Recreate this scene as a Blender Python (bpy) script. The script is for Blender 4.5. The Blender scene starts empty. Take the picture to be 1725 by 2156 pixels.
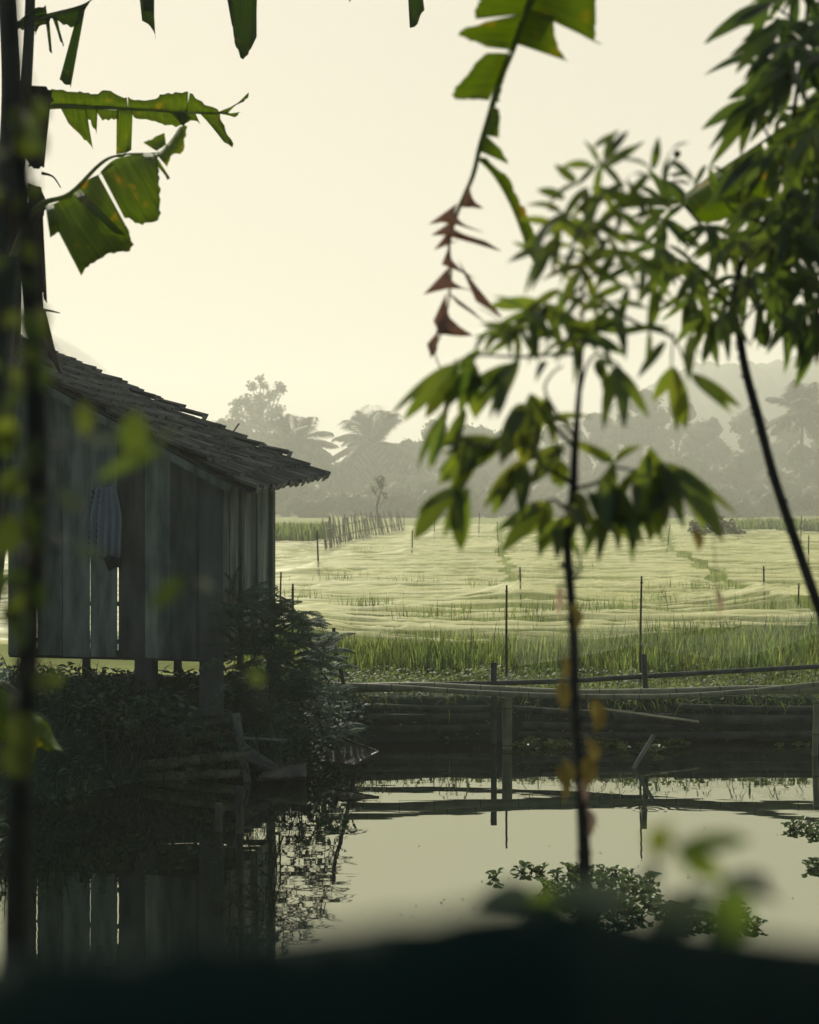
import bpy, math, random
import numpy as np
from mathutils import Vector, Matrix, noise as mnoise

S = bpy.context.scene
COL = S.collection
R = math.radians
rnd = random.Random(7)

# ------------------------------------------------------------------ camera, world, sun, exposure
CAM_Z = 2.98          # eye height above the pond surface (z = 0)
F = 2994.0            # focal length in reference units (reference frame 1725 x 2156)
HX, HY = 862.5, 1065.0  # principal column and horizon row in that frame
cam_d = bpy.data.cameras.new('camera')
cam = bpy.data.objects.new('camera', cam_d); COL.objects.link(cam)
cam.location = (0, 0, CAM_Z); cam.rotation_euler = (R(90), 0, 0)
cam_d.sensor_fit = 'VERTICAL'; cam_d.sensor_height = 36.0; cam_d.sensor_width = 28.8; cam_d.lens = 50.0
cam_d.shift_y = -13.0 / 2156.0
cam_d.clip_start = 0.05; cam_d.clip_end = 3000
cam_d.dof.use_dof = True; cam_d.dof.focus_distance = 17.5; cam_d.dof.aperture_fstop = 2.8
S.camera = cam

SUN_AZ, SUN_EL = -16.0, 29.0      # degrees, azimuth from +Y towards +X
w = bpy.data.worlds.new('World'); S.world = w; w.use_nodes = True
nt = w.node_tree; nt.nodes.clear()
sky = nt.nodes.new('ShaderNodeTexSky'); sky.sky_type = 'NISHITA'; sky.sun_disc = False
sky.sun_elevation = R(SUN_EL); sky.sun_rotation = R(SUN_AZ); sky.dust_density = 1.5; sky.air_density = 1.2; sky.ozone_density = 1.5
mixn = nt.nodes.new('ShaderNodeMix'); mixn.data_type = 'RGBA'
mixn.inputs[7].default_value = (11.7, 10.75, 8.7, 1)      # bright morning mist veiling the sunward sky; the sky behind stays bluer
tcw = nt.nodes.new('ShaderNodeTexCoord'); sxw = nt.nodes.new('ShaderNodeSeparateXYZ'); mrw = nt.nodes.new('ShaderNodeMapRange'); mrw.interpolation_type = 'SMOOTHSTEP'
mrw.inputs[1].default_value = -.45; mrw.inputs[2].default_value = .55; mrw.inputs[3].default_value = .12; mrw.inputs[4].default_value = .95
nt.links.new(tcw.outputs['Generated'], sxw.inputs[0]); nt.links.new(sxw.outputs[1], mrw.inputs[0]); nt.links.new(mrw.outputs[0], mixn.inputs[0])
bg = nt.nodes.new('ShaderNodeBackground'); bg.inputs[1].default_value = 0.07
wo = nt.nodes.new('ShaderNodeOutputWorld')
nt.links.new(sky.outputs[0], mixn.inputs[6]); nt.links.new(mixn.outputs[2], bg.inputs[0]); nt.links.new(bg.outputs[0], wo.inputs[0])

sun_d = bpy.data.lights.new('sun', 'SUN'); sun_d.energy = 4.8; sun_d.angle = R(0.6); sun_d.color = (1.0, 0.94, 0.77)
sun = bpy.data.objects.new('sun', sun_d); COL.objects.link(sun)
sd = Vector((math.sin(R(SUN_AZ)) * math.cos(R(SUN_EL)), math.cos(R(SUN_AZ)) * math.cos(R(SUN_EL)), math.sin(R(SUN_EL))))
sun.rotation_euler = (-sd).to_track_quat('-Z', 'Y').to_euler(); sun.location = (-8, 30, 20)

S.view_settings.view_transform = 'Standard'; S.view_settings.look = 'None'
S.view_settings.exposure = 0.0; S.view_settings.gamma = 1.0; S.view_settings.use_curve_mapping = False
S.render.engine = 'CYCLES'
S.cycles.use_denoising = True
S.cycles.max_bounces = 8; S.cycles.transparent_max_bounces = 24; S.cycles.volume_bounces = 2
S.cycles.sample_clamp_indirect = 6.0

# ------------------------------------------------------------------ helpers
def P(px, py, D):
    """world point seen at reference column px, row py, at distance D in front of the camera"""
    return Vector(((px - HX) / F * D, D, CAM_Z + (HY - py) / F * D))

def fbm(x, y, z=0.0, o=3):
    return mnoise.fractal(Vector((x, y, z)), 1.0, 2.0, o)

def smooth(pts, k=4):
    """Catmull-Rom resampling of a polyline of vectors"""
    pts = [Vector(p) for p in pts]
    if len(pts) < 3: 
        return [pts[0].lerp(pts[-1], i / k) for i in range(k + 1)]
    out = []
    for i in range(len(pts) - 1):
        p0 = pts[max(i - 1, 0)]; p1 = pts[i]; p2 = pts[i + 1]; p3 = pts[min(i + 2, len(pts) - 1)]
        for j in range(k):
            t = j / k
            out.append(0.5 * ((2 * p1) + (p2 - p0) * t + (2 * p0 - 5 * p1 + 4 * p2 - p3) * t * t + (3 * p1 - p0 - 3 * p2 + p3) * t ** 3))
    out.append(pts[-1])
    return out

class MB:
    def __init__(self):
        self.v = []; self.f = []; self.m = []; self.uv = []
    def add(self, vs, fs, mi=0, uvs=None):
        o = len(self.v)
        self.v.extend([tuple(p) for p in vs])
        self.uv.extend(uvs if uvs else [(0.0, 0.0)] * len(vs))
        for f in fs:
            self.f.append(tuple(i + o for i in f)); self.m.append(mi)
    def tube(self, pts, rad, n=8, mi=0, cap=True, hollow=0.0):
        pts = [Vector(p) for p in pts]
        if not hasattr(rad, '__len__'): rad = [rad] * len(pts)
        elif len(rad) != len(pts):
            rad = list(np.interp(np.linspace(0, 1, len(pts)), np.linspace(0, 1, len(rad)), rad))
        vs = []; uvs = []; fs = []
        d = (pts[1] - pts[0]).normalized()
        a = d.cross(Vector((0, 0, 1)) if abs(d.z) < .9 else Vector((1, 0, 0))).normalized()
        L = 0.0
        for i, p in enumerate(pts):
            if i: L += (p - pts[i - 1]).length
            d = (pts[min(i + 1, len(pts) - 1)] - pts[max(i - 1, 0)]).normalized()
            a = (a - d * a.dot(d)).normalized(); b = d.cross(a)
            for k in range(n):
                t = 2 * math.pi * k / n
                vs.append(p + (a * math.cos(t) + b * math.sin(t)) * rad[i]); uvs.append((L, k / n))
        for i in range(len(pts) - 1):
            for k in range(n):
                fs.append((i * n + k, i * n + (k + 1) % n, (i + 1) * n + (k + 1) % n, (i + 1) * n + k))
        if hollow > 0:
            for e in (0, len(pts) - 1):
                d = (pts[1] - pts[0]) if e == 0 else (pts[-2] - pts[-1]); d.normalize()
                o = len(vs)
                for k in range(n):
                    q = Vector(vs[e * n + k]); q2 = pts[e] + (q - pts[e]) * hollow
                    vs.append(q2); uvs.append((0, 0))
                for k in range(n):
                    q2 = Vector(vs[o + k]) + d * rad[e] * 1.6; vs.append(q2); uvs.append((0, 0))
                for k in range(n):
                    k2 = (k + 1) % n
                    fs.append((e * n + k, e * n + k2, o + k2, o + k)); fs.append((o + k, o + k2, o + n + k2, o + n + k))
                fs.append(tuple(o + n + k for k in range(n)))
        elif cap:
            fs.append(tuple(range(n))); fs.append(tuple(range((len(pts) - 1) * n, len(pts) * n)))
        self.add(vs, fs, mi, uvs)
    def hexa(self, c, mi=0):
        """8 corners: bottom ring 0-3, top ring 4-7"""
        self.add(c, [(3, 2, 1, 0), (4, 5, 6, 7), (0, 1, 5, 4), (1, 2, 6, 5), (2, 3, 7, 6), (3, 0, 4, 7)], mi,
                 [(0, 0), (1, 0), (1, 0), (0, 0), (0, 1), (1, 1), (1, 1), (0, 1)])
    def bar(self, a, b, wx, wy, up=(0, 0, 1), mi=0):
        a = Vector(a); b = Vector(b); d = (b - a).normalized(); u = Vector(up)
        s = d.cross(u).normalized() * wx / 2; t = s.cross(d).normalized() * wy / 2
        self.hexa([a - s - t, a + s - t, a + s + t, a - s + t, b - s - t, b + s - t, b + s + t, b - s + t], mi)
    def grid(self, rows, mi=0, uvf=None):
        nr, nc = len(rows), len(rows[0]); vs = []; uvs = []; fs = []
        for i, r in enumerate(rows):
            for j, p in enumerate(r):
                vs.append(p); uvs.append(uvf(i, j) if uvf else (i / (nr - 1), j / (nc - 1)))
        for i in range(nr - 1):
            for j in range(nc - 1):
                fs.append((i * nc + j, i * nc + j + 1, (i + 1) * nc + j + 1, (i + 1) * nc + j))
        self.add(vs, fs, mi, uvs)
    def leaf(self, base, tip, wd, nrm, arch=0.1, fold=0.25, n=8, mi=0, peak=0.42, twist=0.0):
        base = Vector(base); tip = Vector(tip); ax = tip - base; L = ax.length; d = ax.normalized()
        nrm = Vector(nrm); nrm = (nrm - d * nrm.dot(d))
        if nrm.length < 1e-4: nrm = d.orthogonal()
        nrm.normalize(); side = d.cross(nrm)
        a_ = peak / (1 - peak); pk = (peak ** (0.9 * a_)) * ((1 - peak) ** 0.9)
        rows = []
        for i in range(n + 1):
            t = i / n
            c = base + ax * t + nrm * (arch * L * 4 * t * (1 - t))
            h = wd / 2 * ((t ** (0.9 * a_)) * ((1 - t) ** 0.9) / pk) ** 1.02 if 0 < t < 1 else 0.0006
            tw = twist * t
            s = side * math.cos(tw) + nrm * math.sin(tw); nn = nrm * math.cos(tw) - side * math.sin(tw)
            rows.append([c - s * h + nn * h * fold, c, c + s * h + nn * h * fold])
        self.grid(rows, mi)
    def blade(self, p, L, wd, ang, lean, mi=0, droop=0.3):
        p = Vector(p); dx, dy = math.cos(ang), math.sin(ang)
        sx, sy = -dy * wd / 2, dx * wd / 2
        vs = []
        for t, ww in ((0, 1), (.4, .9), (.75, .6)):
            o = lean * L * (t ** 1.6); z = L * t * (1 - droop * lean * t)
            c = (p.x + dx * o, p.y + dy * o, p.z + z)
            vs.append((c[0] - sx * ww, c[1] - sy * ww, c[2])); vs.append((c[0] + sx * ww, c[1] + sy * ww, c[2]))
        vs.append((p.x + dx * lean * L, p.y + dy * lean * L, p.z + L * (1 - droop * lean)))
        self.add(vs, [(0, 1, 3, 2), (2, 3, 5, 4), (4, 5, 6)], mi)
    def build(self, name, mats, parent=None, smooth_=True, thick=0.0):
        me = bpy.data.meshes.new(name)
        me.from_pydata(self.v, [], self.f)
        if not isinstance(mats, (list, tuple)): mats = [mats]
        for m in mats: me.materials.append(m)
        if len(mats) > 1: me.polygons.foreach_set('material_index', self.m)
        uvl = me.uv_layers.new(name='UVMap')
        li = np.empty(len(me.loops), dtype=np.int32); me.loops.foreach_get('vertex_index', li)
        uva = np.array(self.uv, dtype=np.float32)[li]
        uvl.data.foreach_set('uv', uva.ravel())
        if smooth_: me.polygons.foreach_set('use_smooth', [True] * len(me.polygons))
        me.update()
        ob = bpy.data.objects.new(name, me); COL.objects.link(ob)
        if parent: 
            ob.parent = parent; ob.matrix_parent_inverse = parent.matrix_world.inverted()
        if thick > 0:
            so = ob.modifiers.new('thickness', 'SOLIDIFY'); so.thickness = thick; so.offset = 0
        return ob

def tag(o, label=None, cat=None, group=None, kind=None):
    if label: o['label'] = label
    if cat: o['category'] = cat
    if group: o['group'] = group
    if kind: o['kind'] = kind
    return o
def thing(name, label, cat, loc=(0, 0, 0), group=None):
    o = bpy.data.objects.new(name, None); COL.objects.link(o); o.location = loc; o.empty_display_size = 0.2
    o.matrix_world = Matrix.Translation(Vector(loc))
    return tag(o, label, cat, group)

# ------------------------------------------------------------------ materials
def mat(name, c1, c2=None, rough=0.7, spec=0.3, scale=6.0, stretch=(1, 1, 1), island=0.0, trans=0.0, tcol=None, bump=0.0,
        bscale=40.0, detail=6, coords='Object', c3=None, alpha=None, thr=(0.35, 0.65), metallic=0.0):
    m = bpy.data.materials.new(name); m.use_nodes = True; n = m.node_tree; N = n.nodes; Lk = n.links
    b = N['Principled BSDF']; out = N['Material Output']
    b.inputs['Roughness'].default_value = rough; b.inputs['Specular IOR Level'].default_value = spec; b.inputs['Metallic'].default_value = metallic
    tc = N.new('ShaderNodeTexCoord'); mp = N.new('ShaderNodeMapping'); mp.inputs['Scale'].default_value = stretch
    Lk.new(tc.outputs[coords], mp.inputs[0])
    nz = N.new('ShaderNodeTexNoise'); nz.inputs['Scale'].default_value = scale; nz.inputs['Detail'].default_value = detail
    Lk.new(mp.outputs[0], nz.inputs['Vector'])
    cr = N.new('ShaderNodeValToRGB')
    cr.color_ramp.elements[0].position = thr[0]; cr.color_ramp.elements[1].position = thr[1]
    cr.color_ramp.elements[0].color = (*c1, 1); cr.color_ramp.elements[1].color = (*(c2 or c1), 1)
    if c3: 
        e = cr.color_ramp.elements.new(min(thr[1] + .12, .98)); e.color = (*c3, 1)
    Lk.new(nz.outputs[0], cr.inputs[0]); col = cr.outputs[0]
    if island > 0:
        ge = N.new('ShaderNodeNewGeometry'); hs = N.new('ShaderNodeHueSaturation')
        mr = N.new('ShaderNodeMapRange'); mr.inputs[3].default_value = 1 - island; mr.inputs[4].default_value = 1 + island
        Lk.new(ge.outputs['Random Per Island'], mr.inputs[0]); Lk.new(mr.outputs[0], hs.inputs['Value']); Lk.new(col, hs.inputs['Color'])
        mh = N.new('ShaderNodeMapRange'); mh.inputs[3].default_value = .5 - .03 * island; mh.inputs[4].default_value = .5 + .03 * island
        ml = N.new('ShaderNodeMath'); ml.operation = 'FRACT'; m7 = N.new('ShaderNodeMath'); m7.operation = 'MULTIPLY'; m7.inputs[1].default_value = 7.31
        Lk.new(ge.outputs['Random Per Island'], m7.inputs[0]); Lk.new(m7.outputs[0], ml.inputs[0]); Lk.new(ml.outputs[0], mh.inputs[0]); Lk.new(mh.outputs[0], hs.inputs['Hue'])
        col = hs.outputs[0]
    Lk.new(col, b.inputs['Base Color'])
    sh = b.outputs[0]
    if bump > 0:
        n2 = N.new('ShaderNodeTexNoise'); n2.inputs['Scale'].default_value = bscale; n2.inputs['Detail'].default_value = 5
        Lk.new(mp.outputs[0], n2.inputs['Vector'])
        bp = N.new('ShaderNodeBump'); bp.inputs['Strength'].default_value = bump; bp.inputs['Distance'].default_value = 0.02
        Lk.new(n2.outputs[0], bp.inputs['Height']); Lk.new(bp.outputs[0], b.inputs['Normal'])
    if trans > 0:
        tr = N.new('ShaderNodeBsdfTranslucent')
        if tcol:
            mx = N.new('ShaderNodeMix'); mx.data_type = 'RGBA'; mx.blend_type = 'MULTIPLY'; mx.inputs[0].default_value = 1.0
            g = [tcol[i] / max(1e-4, (c1[i] + (c2 or c1)[i]) / 2) for i in range(3)]
            mx.inputs[7].default_value = (*g, 1); Lk.new(col, mx.inputs[6]); Lk.new(mx.outputs[2], tr.inputs[0])
        else: Lk.new(col, tr.inputs[0])
        ms = N.new('ShaderNodeMixShader'); ms.inputs[0].default_value = trans
        Lk.new(sh, ms.inputs[1]); Lk.new(tr.outputs[0], ms.inputs[2]); sh = ms.outputs[0]
    if alpha is not None:
        tp = N.new('ShaderNodeBsdfTransparent'); ms = N.new('ShaderNodeMixShader'); ms.inputs[0].default_value = alpha
        Lk.new(tp.outputs[0], ms.inputs[1]); Lk.new(sh, ms.inputs[2]); sh = ms.outputs[0]
    Lk.new(sh, out.inputs[0])
    return m

M = {}
M['soil'] = mat('soil', (.012, .024, .020), (.04, .05, .03), .95, .1, 3.0, bump=.5, bscale=25)
M['wood_grey'] = mat('weathered_wood', (.028, .048, .044), (.125, .15, .13), .85, .2, 6.0, (1.0, 1.0, .22), .75, bump=.6, bscale=60, thr=(.35, .68))
M['wood_dark'] = mat('dark_wood', (.022, .034, .034), (.05, .068, .065), .9, .15, 5.0, (1, 1, .2), .3, bump=.3)
M['board_pale'] = mat('pale_board', (.07, .09, .085), (.14, .16, .14), .85, .2, 6.0, (1, 1, .3), .2, bump=.2)
M['tile'] = mat('clay_roof_tile', (.050, .062, .057), (.135, .145, .125), .75, .35, 2.5, island=.36, bump=.25, bscale=40, c3=(.18, .18, .14), thr=(.4, .7))
M['bamboo'] = mat('weathered_bamboo', (.055, .07, .042), (.13, .145, .085), .5, .4, 5.0, (1, 1, 1), .25, bump=.1)
M['bamboo_dark'] = mat('old_dark_bamboo', (.018, .028, .025), (.055, .068, .056), .75, .2, 5.0, island=.35, bump=.3)
M['bamboo_node'] = mat('bamboo_node', (.03, .035, .022), (.06, .06, .04), .8, .2, 20)
M['stake'] = mat('stake_wood', (.02, .03, .026), (.05, .06, .045), .9, .1, 12, bump=.3)
M['cloth'] = mat('blue_grey_cloth', (.11, .155, .18), (.16, .21, .235), .9, .15, 3.0)
M['cloth_stripe'] = mat('dark_cloth', (.012, .017, .022), (.02, .026, .03), .9, .1, 3)
M['leaf'] = mat('green_leaf', (.014, .044, .024), (.030, .066, .024), .42, .4, 3.0, island=.45, trans=.48, tcol=(.185, .24, .016))
M['leaf_dark'] = mat('dark_green_leaf', (.010, .030, .018), (.020, .046, .020), .45, .35, 3.0, island=.5, trans=.40, tcol=(.11, .165, .016))
M['leaf_soft'] = mat('yellow_green_leaf', (.035, .06, .018), (.07, .095, .020), .5, .35, 3.0, island=.35, trans=.5, tcol=(.10, .135, .016))
M['leaf_pale'] = mat('grey_green_leaf', (.06, .085, .05), (.10, .12, .065), .4, .5, 3.0, island=.25, trans=.3)
M['leaf_shaded'] = mat('shaded_taro_leaf', (.003, .012, .011), (.005, .017, .015), .8, .05, 4.0)  # near black: the shade on the backlit blade is put into its colour
M['stem'] = mat('dark_bark', (.008, .012, .013), (.03, .03, .024), .85, .2, 14, bump=.5, bscale=30)
M['twig'] = mat('green_twig', (.025, .035, .018), (.05, .06, .025), .7, .3, 10)
M['dry'] = mat('dry_yellow_leaf', (.17, .13, .03), (.27, .21, .05), .7, .2, 30, island=.35, trans=.4, c3=(.07, .035, .015))
M['dry_red'] = mat('dry_reddish_leaf', (.33, .215, .165), (.43, .30, .22), .8, .15, 10, island=.25, trans=.55)
M['under'] = mat('undergrowth_leaf', (.022, .062, .044), (.056, .108, .064), .65, .2, 2.0, island=.6, trans=.3)
M['fern'] = mat('fern_leaf', (.028, .070, .046), (.058, .11, .060), .7, .12, 2.0, island=.4, trans=.3)
M['rice'] = mat('rice_blade', (.045, .085, .028), (.085, .13, .04), .5, .35, .9, island=.8, trans=.5, tcol=(.17, .23, .05))
M['cover'] = mat('bank_ground_cover', (.045, .085, .025), (.08, .13, .035), .6, .22, 1.0, island=.6, trans=.4, tcol=(.15, .21, .035))
M['hyacinth'] = mat('water_hyacinth_leaf', (.045, .09, .028), (.08, .135, .038), .5, .3, 4.0, island=.35, trans=.3, tcol=(.10, .16, .02))
M['far_tree'] = mat('far_foliage', (.080, .092, .050), (.135, .15, .08), .7, .2, .08, island=.5, trans=.3)  # leaf colour lightened to carry part of the distance haze
M['far_stick'] = mat('far_stick', (.15, .15, .11), (.21, .205, .15), .9, .1, 1.0)  # paler than the wood: the veil of haze is painted into the sticks
M['far_trunk'] = mat('far_trunk', (.05, .05, .04), (.09, .085, .07), .9, .1, 1.0)
M['hill'] = mat('forested_hill', (.03, .05, .025), (.06, .08, .035), .9, .1, .08, island=0)
M['mesh_wire'] = mat('galvanised_mesh', (.02, .025, .023), (.035, .04, .037), .6, .3, 10)
M['sack'] = mat('pale_sack', (.04, .05, .045), (.085, .095, .085), .8, .2, 5, bump=.4)

def banana_mat(name, g1, g2, tc, yellow=.18):
    m = bpy.data.materials.new(name); m.use_nodes = True; n = m.node_tree; N = n.nodes; L = n.links
    b = N['Principled BSDF']; b.inputs['Roughness'].default_value = .7; b.inputs['Specular IOR Level'].default_value = .15
    uv = N.new('ShaderNodeUVMap'); uv.uv_map = 'UVMap'
    mp = N.new('ShaderNodeMapping'); mp.inputs['Scale'].default_value = (38, 1.2, 1); L.new(uv.outputs[0], mp.inputs[0])
    nz = N.new('ShaderNodeTexNoise'); nz.inputs['Scale'].default_value = 1.0; nz.inputs['Detail'].default_value = 3; L.new(mp.outputs[0], nz.inputs['Vector'])
    cr = N.new('ShaderNodeValToRGB'); cr.color_ramp.elements[0].position = .3; cr.color_ramp.elements[1].position = .7
    cr.color_ramp.elements[0].color = (*g1, 1); cr.color_ramp.elements[1].color = (*g2, 1); L.new(nz.outputs[0], cr.inputs[0])
    tcd = N.new('ShaderNodeTexCoord'); n2 = N.new('ShaderNodeTexNoise'); n2.inputs['Scale'].default_value = 9; n2.inputs['Detail'].default_value = 6
    L.new(tcd.outputs['Object'], n2.inputs['Vector'])
    c2 = N.new('ShaderNodeValToRGB'); c2.color_ramp.elements[0].position = .60; c2.color_ramp.elements[0].color = (0, 0, 0, 1)
    c2.color_ramp.elements[1].position = .70; c2.color_ramp.elements[1].color = (1, 1, 1, 1); L.new(n2.outputs[0], c2.inputs[0])
    mx = N.new('ShaderNodeMix'); mx.data_type = 'RGBA'; mx.inputs[7].default_value = (.13, .11, .02, 1)
    ml = N.new('ShaderNodeMath'); ml.operation = 'MULTIPLY'; ml.inputs[1].default_value = yellow * 2.6
    L.new(c2.outputs[0], ml.inputs[0]); L.new(ml.outputs[0], mx.inputs[0]); L.new(cr.outputs[0], mx.inputs[6])
    L.new(mx.outputs[2], b.inputs['Base Color'])
    tr = N.new('ShaderNodeBsdfTranslucent'); m2 = N.new('ShaderNodeMix'); m2.data_type = 'RGBA'; m2.blend_type = 'MULTIPLY'; m2.inputs[0].default_value = 1
    m2.inputs[7].default_value = (*tc, 1); L.new(mx.outputs[2], m2.inputs[6]); L.new(m2.outputs[2], tr.inputs[0])
    ms = N.new('ShaderNodeMixShader'); ms.inputs[0].default_value = .5
    L.new(b.outputs[0], ms.inputs[1]); L.new(tr.outputs[0], ms.inputs[2]); L.new(ms.outputs[0], N['Material Output'].inputs[0])
    bp = N.new('ShaderNodeBump'); bp.inputs['Strength'].default_value = .25; bp.inputs['Distance'].default_value = .01
    L.new(nz.outputs[0], bp.inputs['Height']); L.new(bp.outputs[0], b.inputs['Normal'])
    return m
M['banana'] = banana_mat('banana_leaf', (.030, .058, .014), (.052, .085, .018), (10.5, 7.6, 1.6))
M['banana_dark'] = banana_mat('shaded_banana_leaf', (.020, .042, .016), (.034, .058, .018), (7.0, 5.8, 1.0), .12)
M['banana_dry'] = banana_mat('dry_banana_leaf', (.030, .024, .018), (.055, .042, .028), (1.5, 1.2, .9), .05)
M['midrib'] = mat('banana_midrib', (.07, .11, .035), (.11, .15, .05), .5, .4, 8, trans=.5, tcol=(.22, .28, .06))
M['pseudostem'] = mat('banana_stem', (.008, .019, .017), (.024, .036, .028), .75, .2, 3, (4, 4, .5), bump=.4)

# ================================================================== SETTING: ground, water, hills
POND = [(-1.5, 5.8), (60, 5.8), (60, 17.95), (0.5, 18.05), (-.45, 17.9), (-.7, 16.9), (-1.1, 15.75), (-2.4, 15.3), (-3.05, 14.6), (-3.55, 13.6), (-2.85, 9.5), (-2.0, 6.6)]
def pond_sd(X, Y):
    """signed distance to the pond outline, negative inside the pond"""
    d = np.full(X.shape, 1e9); inside = np.zeros(X.shape, bool)
    n = len(POND)
    for i in range(n):
        ax, ay = POND[i]; bx, by = POND[(i + 1) % n]
        ex, ey = bx - ax, by - ay
        t = np.clip(((X - ax) * ex + (Y - ay) * ey) / (ex * ex + ey * ey), 0, 1)
        d = np.minimum(d, np.hypot(X - ax - t * ex, Y - ay - t * ey))
        c = ((ay > Y) != (by > Y)) & (X < (bx - ax) * (Y - ay) / (by - ay + 1e-12) + ax)
        inside ^= c
    return np.where(inside, -d, d)
def ss(a, b, x):
    t = np.clip((x - a) / (b - a), 0, 1); return t * t * (3 - 2 * t)
def ground_z(X, Y):
    X = np.asarray(X, float); Y = np.asarray(Y, float)
    sdv = pond_sd(X, Y)
    wob = .06 * np.sin(X * 3.1 + Y * 1.3) + .05 * np.sin(X * 7.3 - Y * 2.1)
    top = .52 - .07 * ss(18.6, 20.5, Y)
    hutb = ss(-.2, -1.6, X) * ss(19.0, 17.4, Y) * ss(8, 13, Y)
    top = top + .38 * hutb
    near = ss(8.5, 5.5, Y); top = top * (1 - near) + 1.30 * near
    bank_w = .25 + .95 * hutb + 1.0 * near
    k = ss(-.25, bank_w, sdv + wob * .6)
    z = -.7 + (top + .7) * k
    return z + .03 * wob * (sdv > .3)
xs = np.concatenate([-np.geomspace(620, 9.2, 28), np.arange(-9, 10.01, .15), np.geomspace(10.4, 620, 28)])
ys = np.concatenate([-np.geomspace(25, 1, 8), np.arange(0, 22.01, .13), np.geomspace(22.6, 1080, 42)])
X, Y = np.meshgrid(xs, ys); Z = ground_z(X, Y)
mb = MB(); mb.grid([[(X[i, j], Y[i, j], Z[i, j]) for j in range(len(xs))] for i in range(len(ys))])
M['ground'] = mat('muddy_ground', (.012, .029, .024), (.030, .055, .040), .95, .1, 2.0, bump=.5, bscale=20)
# paddies beyond the pond are green, the banks muddy: mask by position
g = M['ground'].node_tree; b = g.nodes['Principled BSDF']; old = b.inputs['Base Color'].links[0].from_socket
ge = g.nodes.new('ShaderNodeNewGeometry'); sx = g.nodes.new('ShaderNodeSeparateXYZ'); g.links.new(ge.outputs['Position'], sx.inputs[0])
mr = g.nodes.new('ShaderNodeMapRange'); mr.inputs[1].default_value = 18.6; mr.inputs[2].default_value = 20.0; g.links.new(sx.outputs[1], mr.inputs[0])
n3 = g.nodes.new('ShaderNodeTexNoise'); n3.inputs['Scale'].default_value = .6; n3.inputs['Detail'].default_value = 8; g.links.new(ge.outputs['Position'], n3.inputs['Vector'])
c3 = g.nodes.new('ShaderNodeValToRGB'); c3.color_ramp.elements[0].color = (.13, .175, .036, 1); c3.color_ramp.elements[1].color = (.25, .28, .07, 1)
c3.color_ramp.elements[0].position = .35; c3.color_ramp.elements[1].position = .65; g.links.new(n3.outputs[0], c3.inputs[0])
mx = g.nodes.new('ShaderNodeMix'); mx.data_type = 'RGBA'; g.links.new(mr.outputs[0], mx.inputs[0]); g.links.new(old, mx.inputs[6]); g.links.new(c3.outputs[0], mx.inputs[7]); g.links.new(mx.outputs[2], b.inputs['Base Color'])
tag(mb.build('ground', M['ground']), kind='structure')

# pond water
m = bpy.data.materials.new('pond_water'); m.use_nodes = True; n = m.node_tree; b = n.nodes['Principled BSDF']
b.inputs['Base Color'].default_value = (.006, .011, .010, 1); b.inputs['Roughness'].default_value = .015; b.inputs['IOR'].default_value = 5.6; b.inputs['Specular Tint'].default_value = (.96, 1.0, .82, 1); b.inputs['Specular IOR Level'].default_value = .5
ge = n.nodes.new('ShaderNodeNewGeometry'); mp = n.nodes.new('ShaderNodeMapping'); mp.inputs['Scale'].default_value = (.9, 2.6, 1)
nz = n.nodes.new('ShaderNodeTexNoise'); nz.inputs['Scale'].default_value = 1.3; nz.inputs['Detail'].default_value = 2
n.links.new(ge.outputs['Position'], mp.inputs[0]); n.links.new(mp.outputs[0], nz.inputs['Vector'])
bp = n.nodes.new('ShaderNodeBump'); bp.inputs['Strength'].default_value = .26; bp.inputs['Distance'].default_value = .005
# a ring ripple where something has just touched the water, near the leaning stick
sub = n.nodes.new('ShaderNodeVectorMath'); sub.operation = 'DISTANCE'; q = P(1368, 1705, 13.95); sub.inputs[1].default_value = (q.x, q.y, 0)
n.links.new(ge.outputs['Position'], sub.inputs[0])
w1 = n.nodes.new('ShaderNodeMath'); w1.operation = 'MULTIPLY'; w1.inputs[1].default_value = 75; n.links.new(sub.outputs['Value'], w1.inputs[0])
w2 = n.nodes.new('ShaderNodeMath'); w2.operation = 'SINE'; n.links.new(w1.outputs[0], w2.inputs[0])
fo = n.nodes.new('ShaderNodeMapRange'); fo.inputs[1].default_value = .12; fo.inputs[2].default_value = .36; fo.inputs[3].default_value = .10; fo.inputs[4].default_value = 0
n.links.new(sub.outputs['Value'], fo.inputs[0])
w3 = n.nodes.new('ShaderNodeMath'); w3.operation = 'MULTIPLY_ADD'; n.links.new(w2.outputs[0], w3.inputs[0]); n.links.new(fo.outputs[0], w3.inputs[1]); n.links.new(nz.outputs[0], w3.inputs[2])
n.links.new(w3.outputs[0], bp.inputs['Height']); n.links.new(bp.outputs[0], b.inputs['Normal'])
mb = MB(); mb.grid([[(x, y, 0) for x in (-6, 0, 60)] for y in (5, 12, 18.6)])
tag(mb.build('water', m), kind='structure')

# hills far behind the trees
mb = MB(); rows = []
sil_x = [-400, -100, 0, 300, 700, 1000, 1150, 1250, 1330, 1400, 1460, 1500, 1560, 1620, 1725, 1850, 2000, 2400]
sil_y = [1040, 1030, 1030, 1035, 1030, 985, 920, 880, 835, 800, 775, 766, 772, 768, 764, 760, 770, 850]
for i, yy in enumerate(np.linspace(660, 1040, 20)):
    row = []
    for px in np.arange(-400, 2400, 8):
        top = CAM_Z + (HY - np.interp(px, sil_x, sil_y)) / F * 860
        k = math.sin(math.pi * min(1, max(0, (yy - 660) / 200)) / 2) if yy < 880 else 1 - (yy - 880) / 200
        x = (px - HX) / F * 860
        z = .5 + (top - .5) * k + (fbm(x * .04, yy * .04, 3) * 6.0 + fbm(x * .2, yy * .2, 5) * 5.0) * k
        row.append((x, yy, z))
    rows.append(row)
mb.grid(rows); tag(mb.build('hills', M['hill']), kind='structure')

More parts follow.
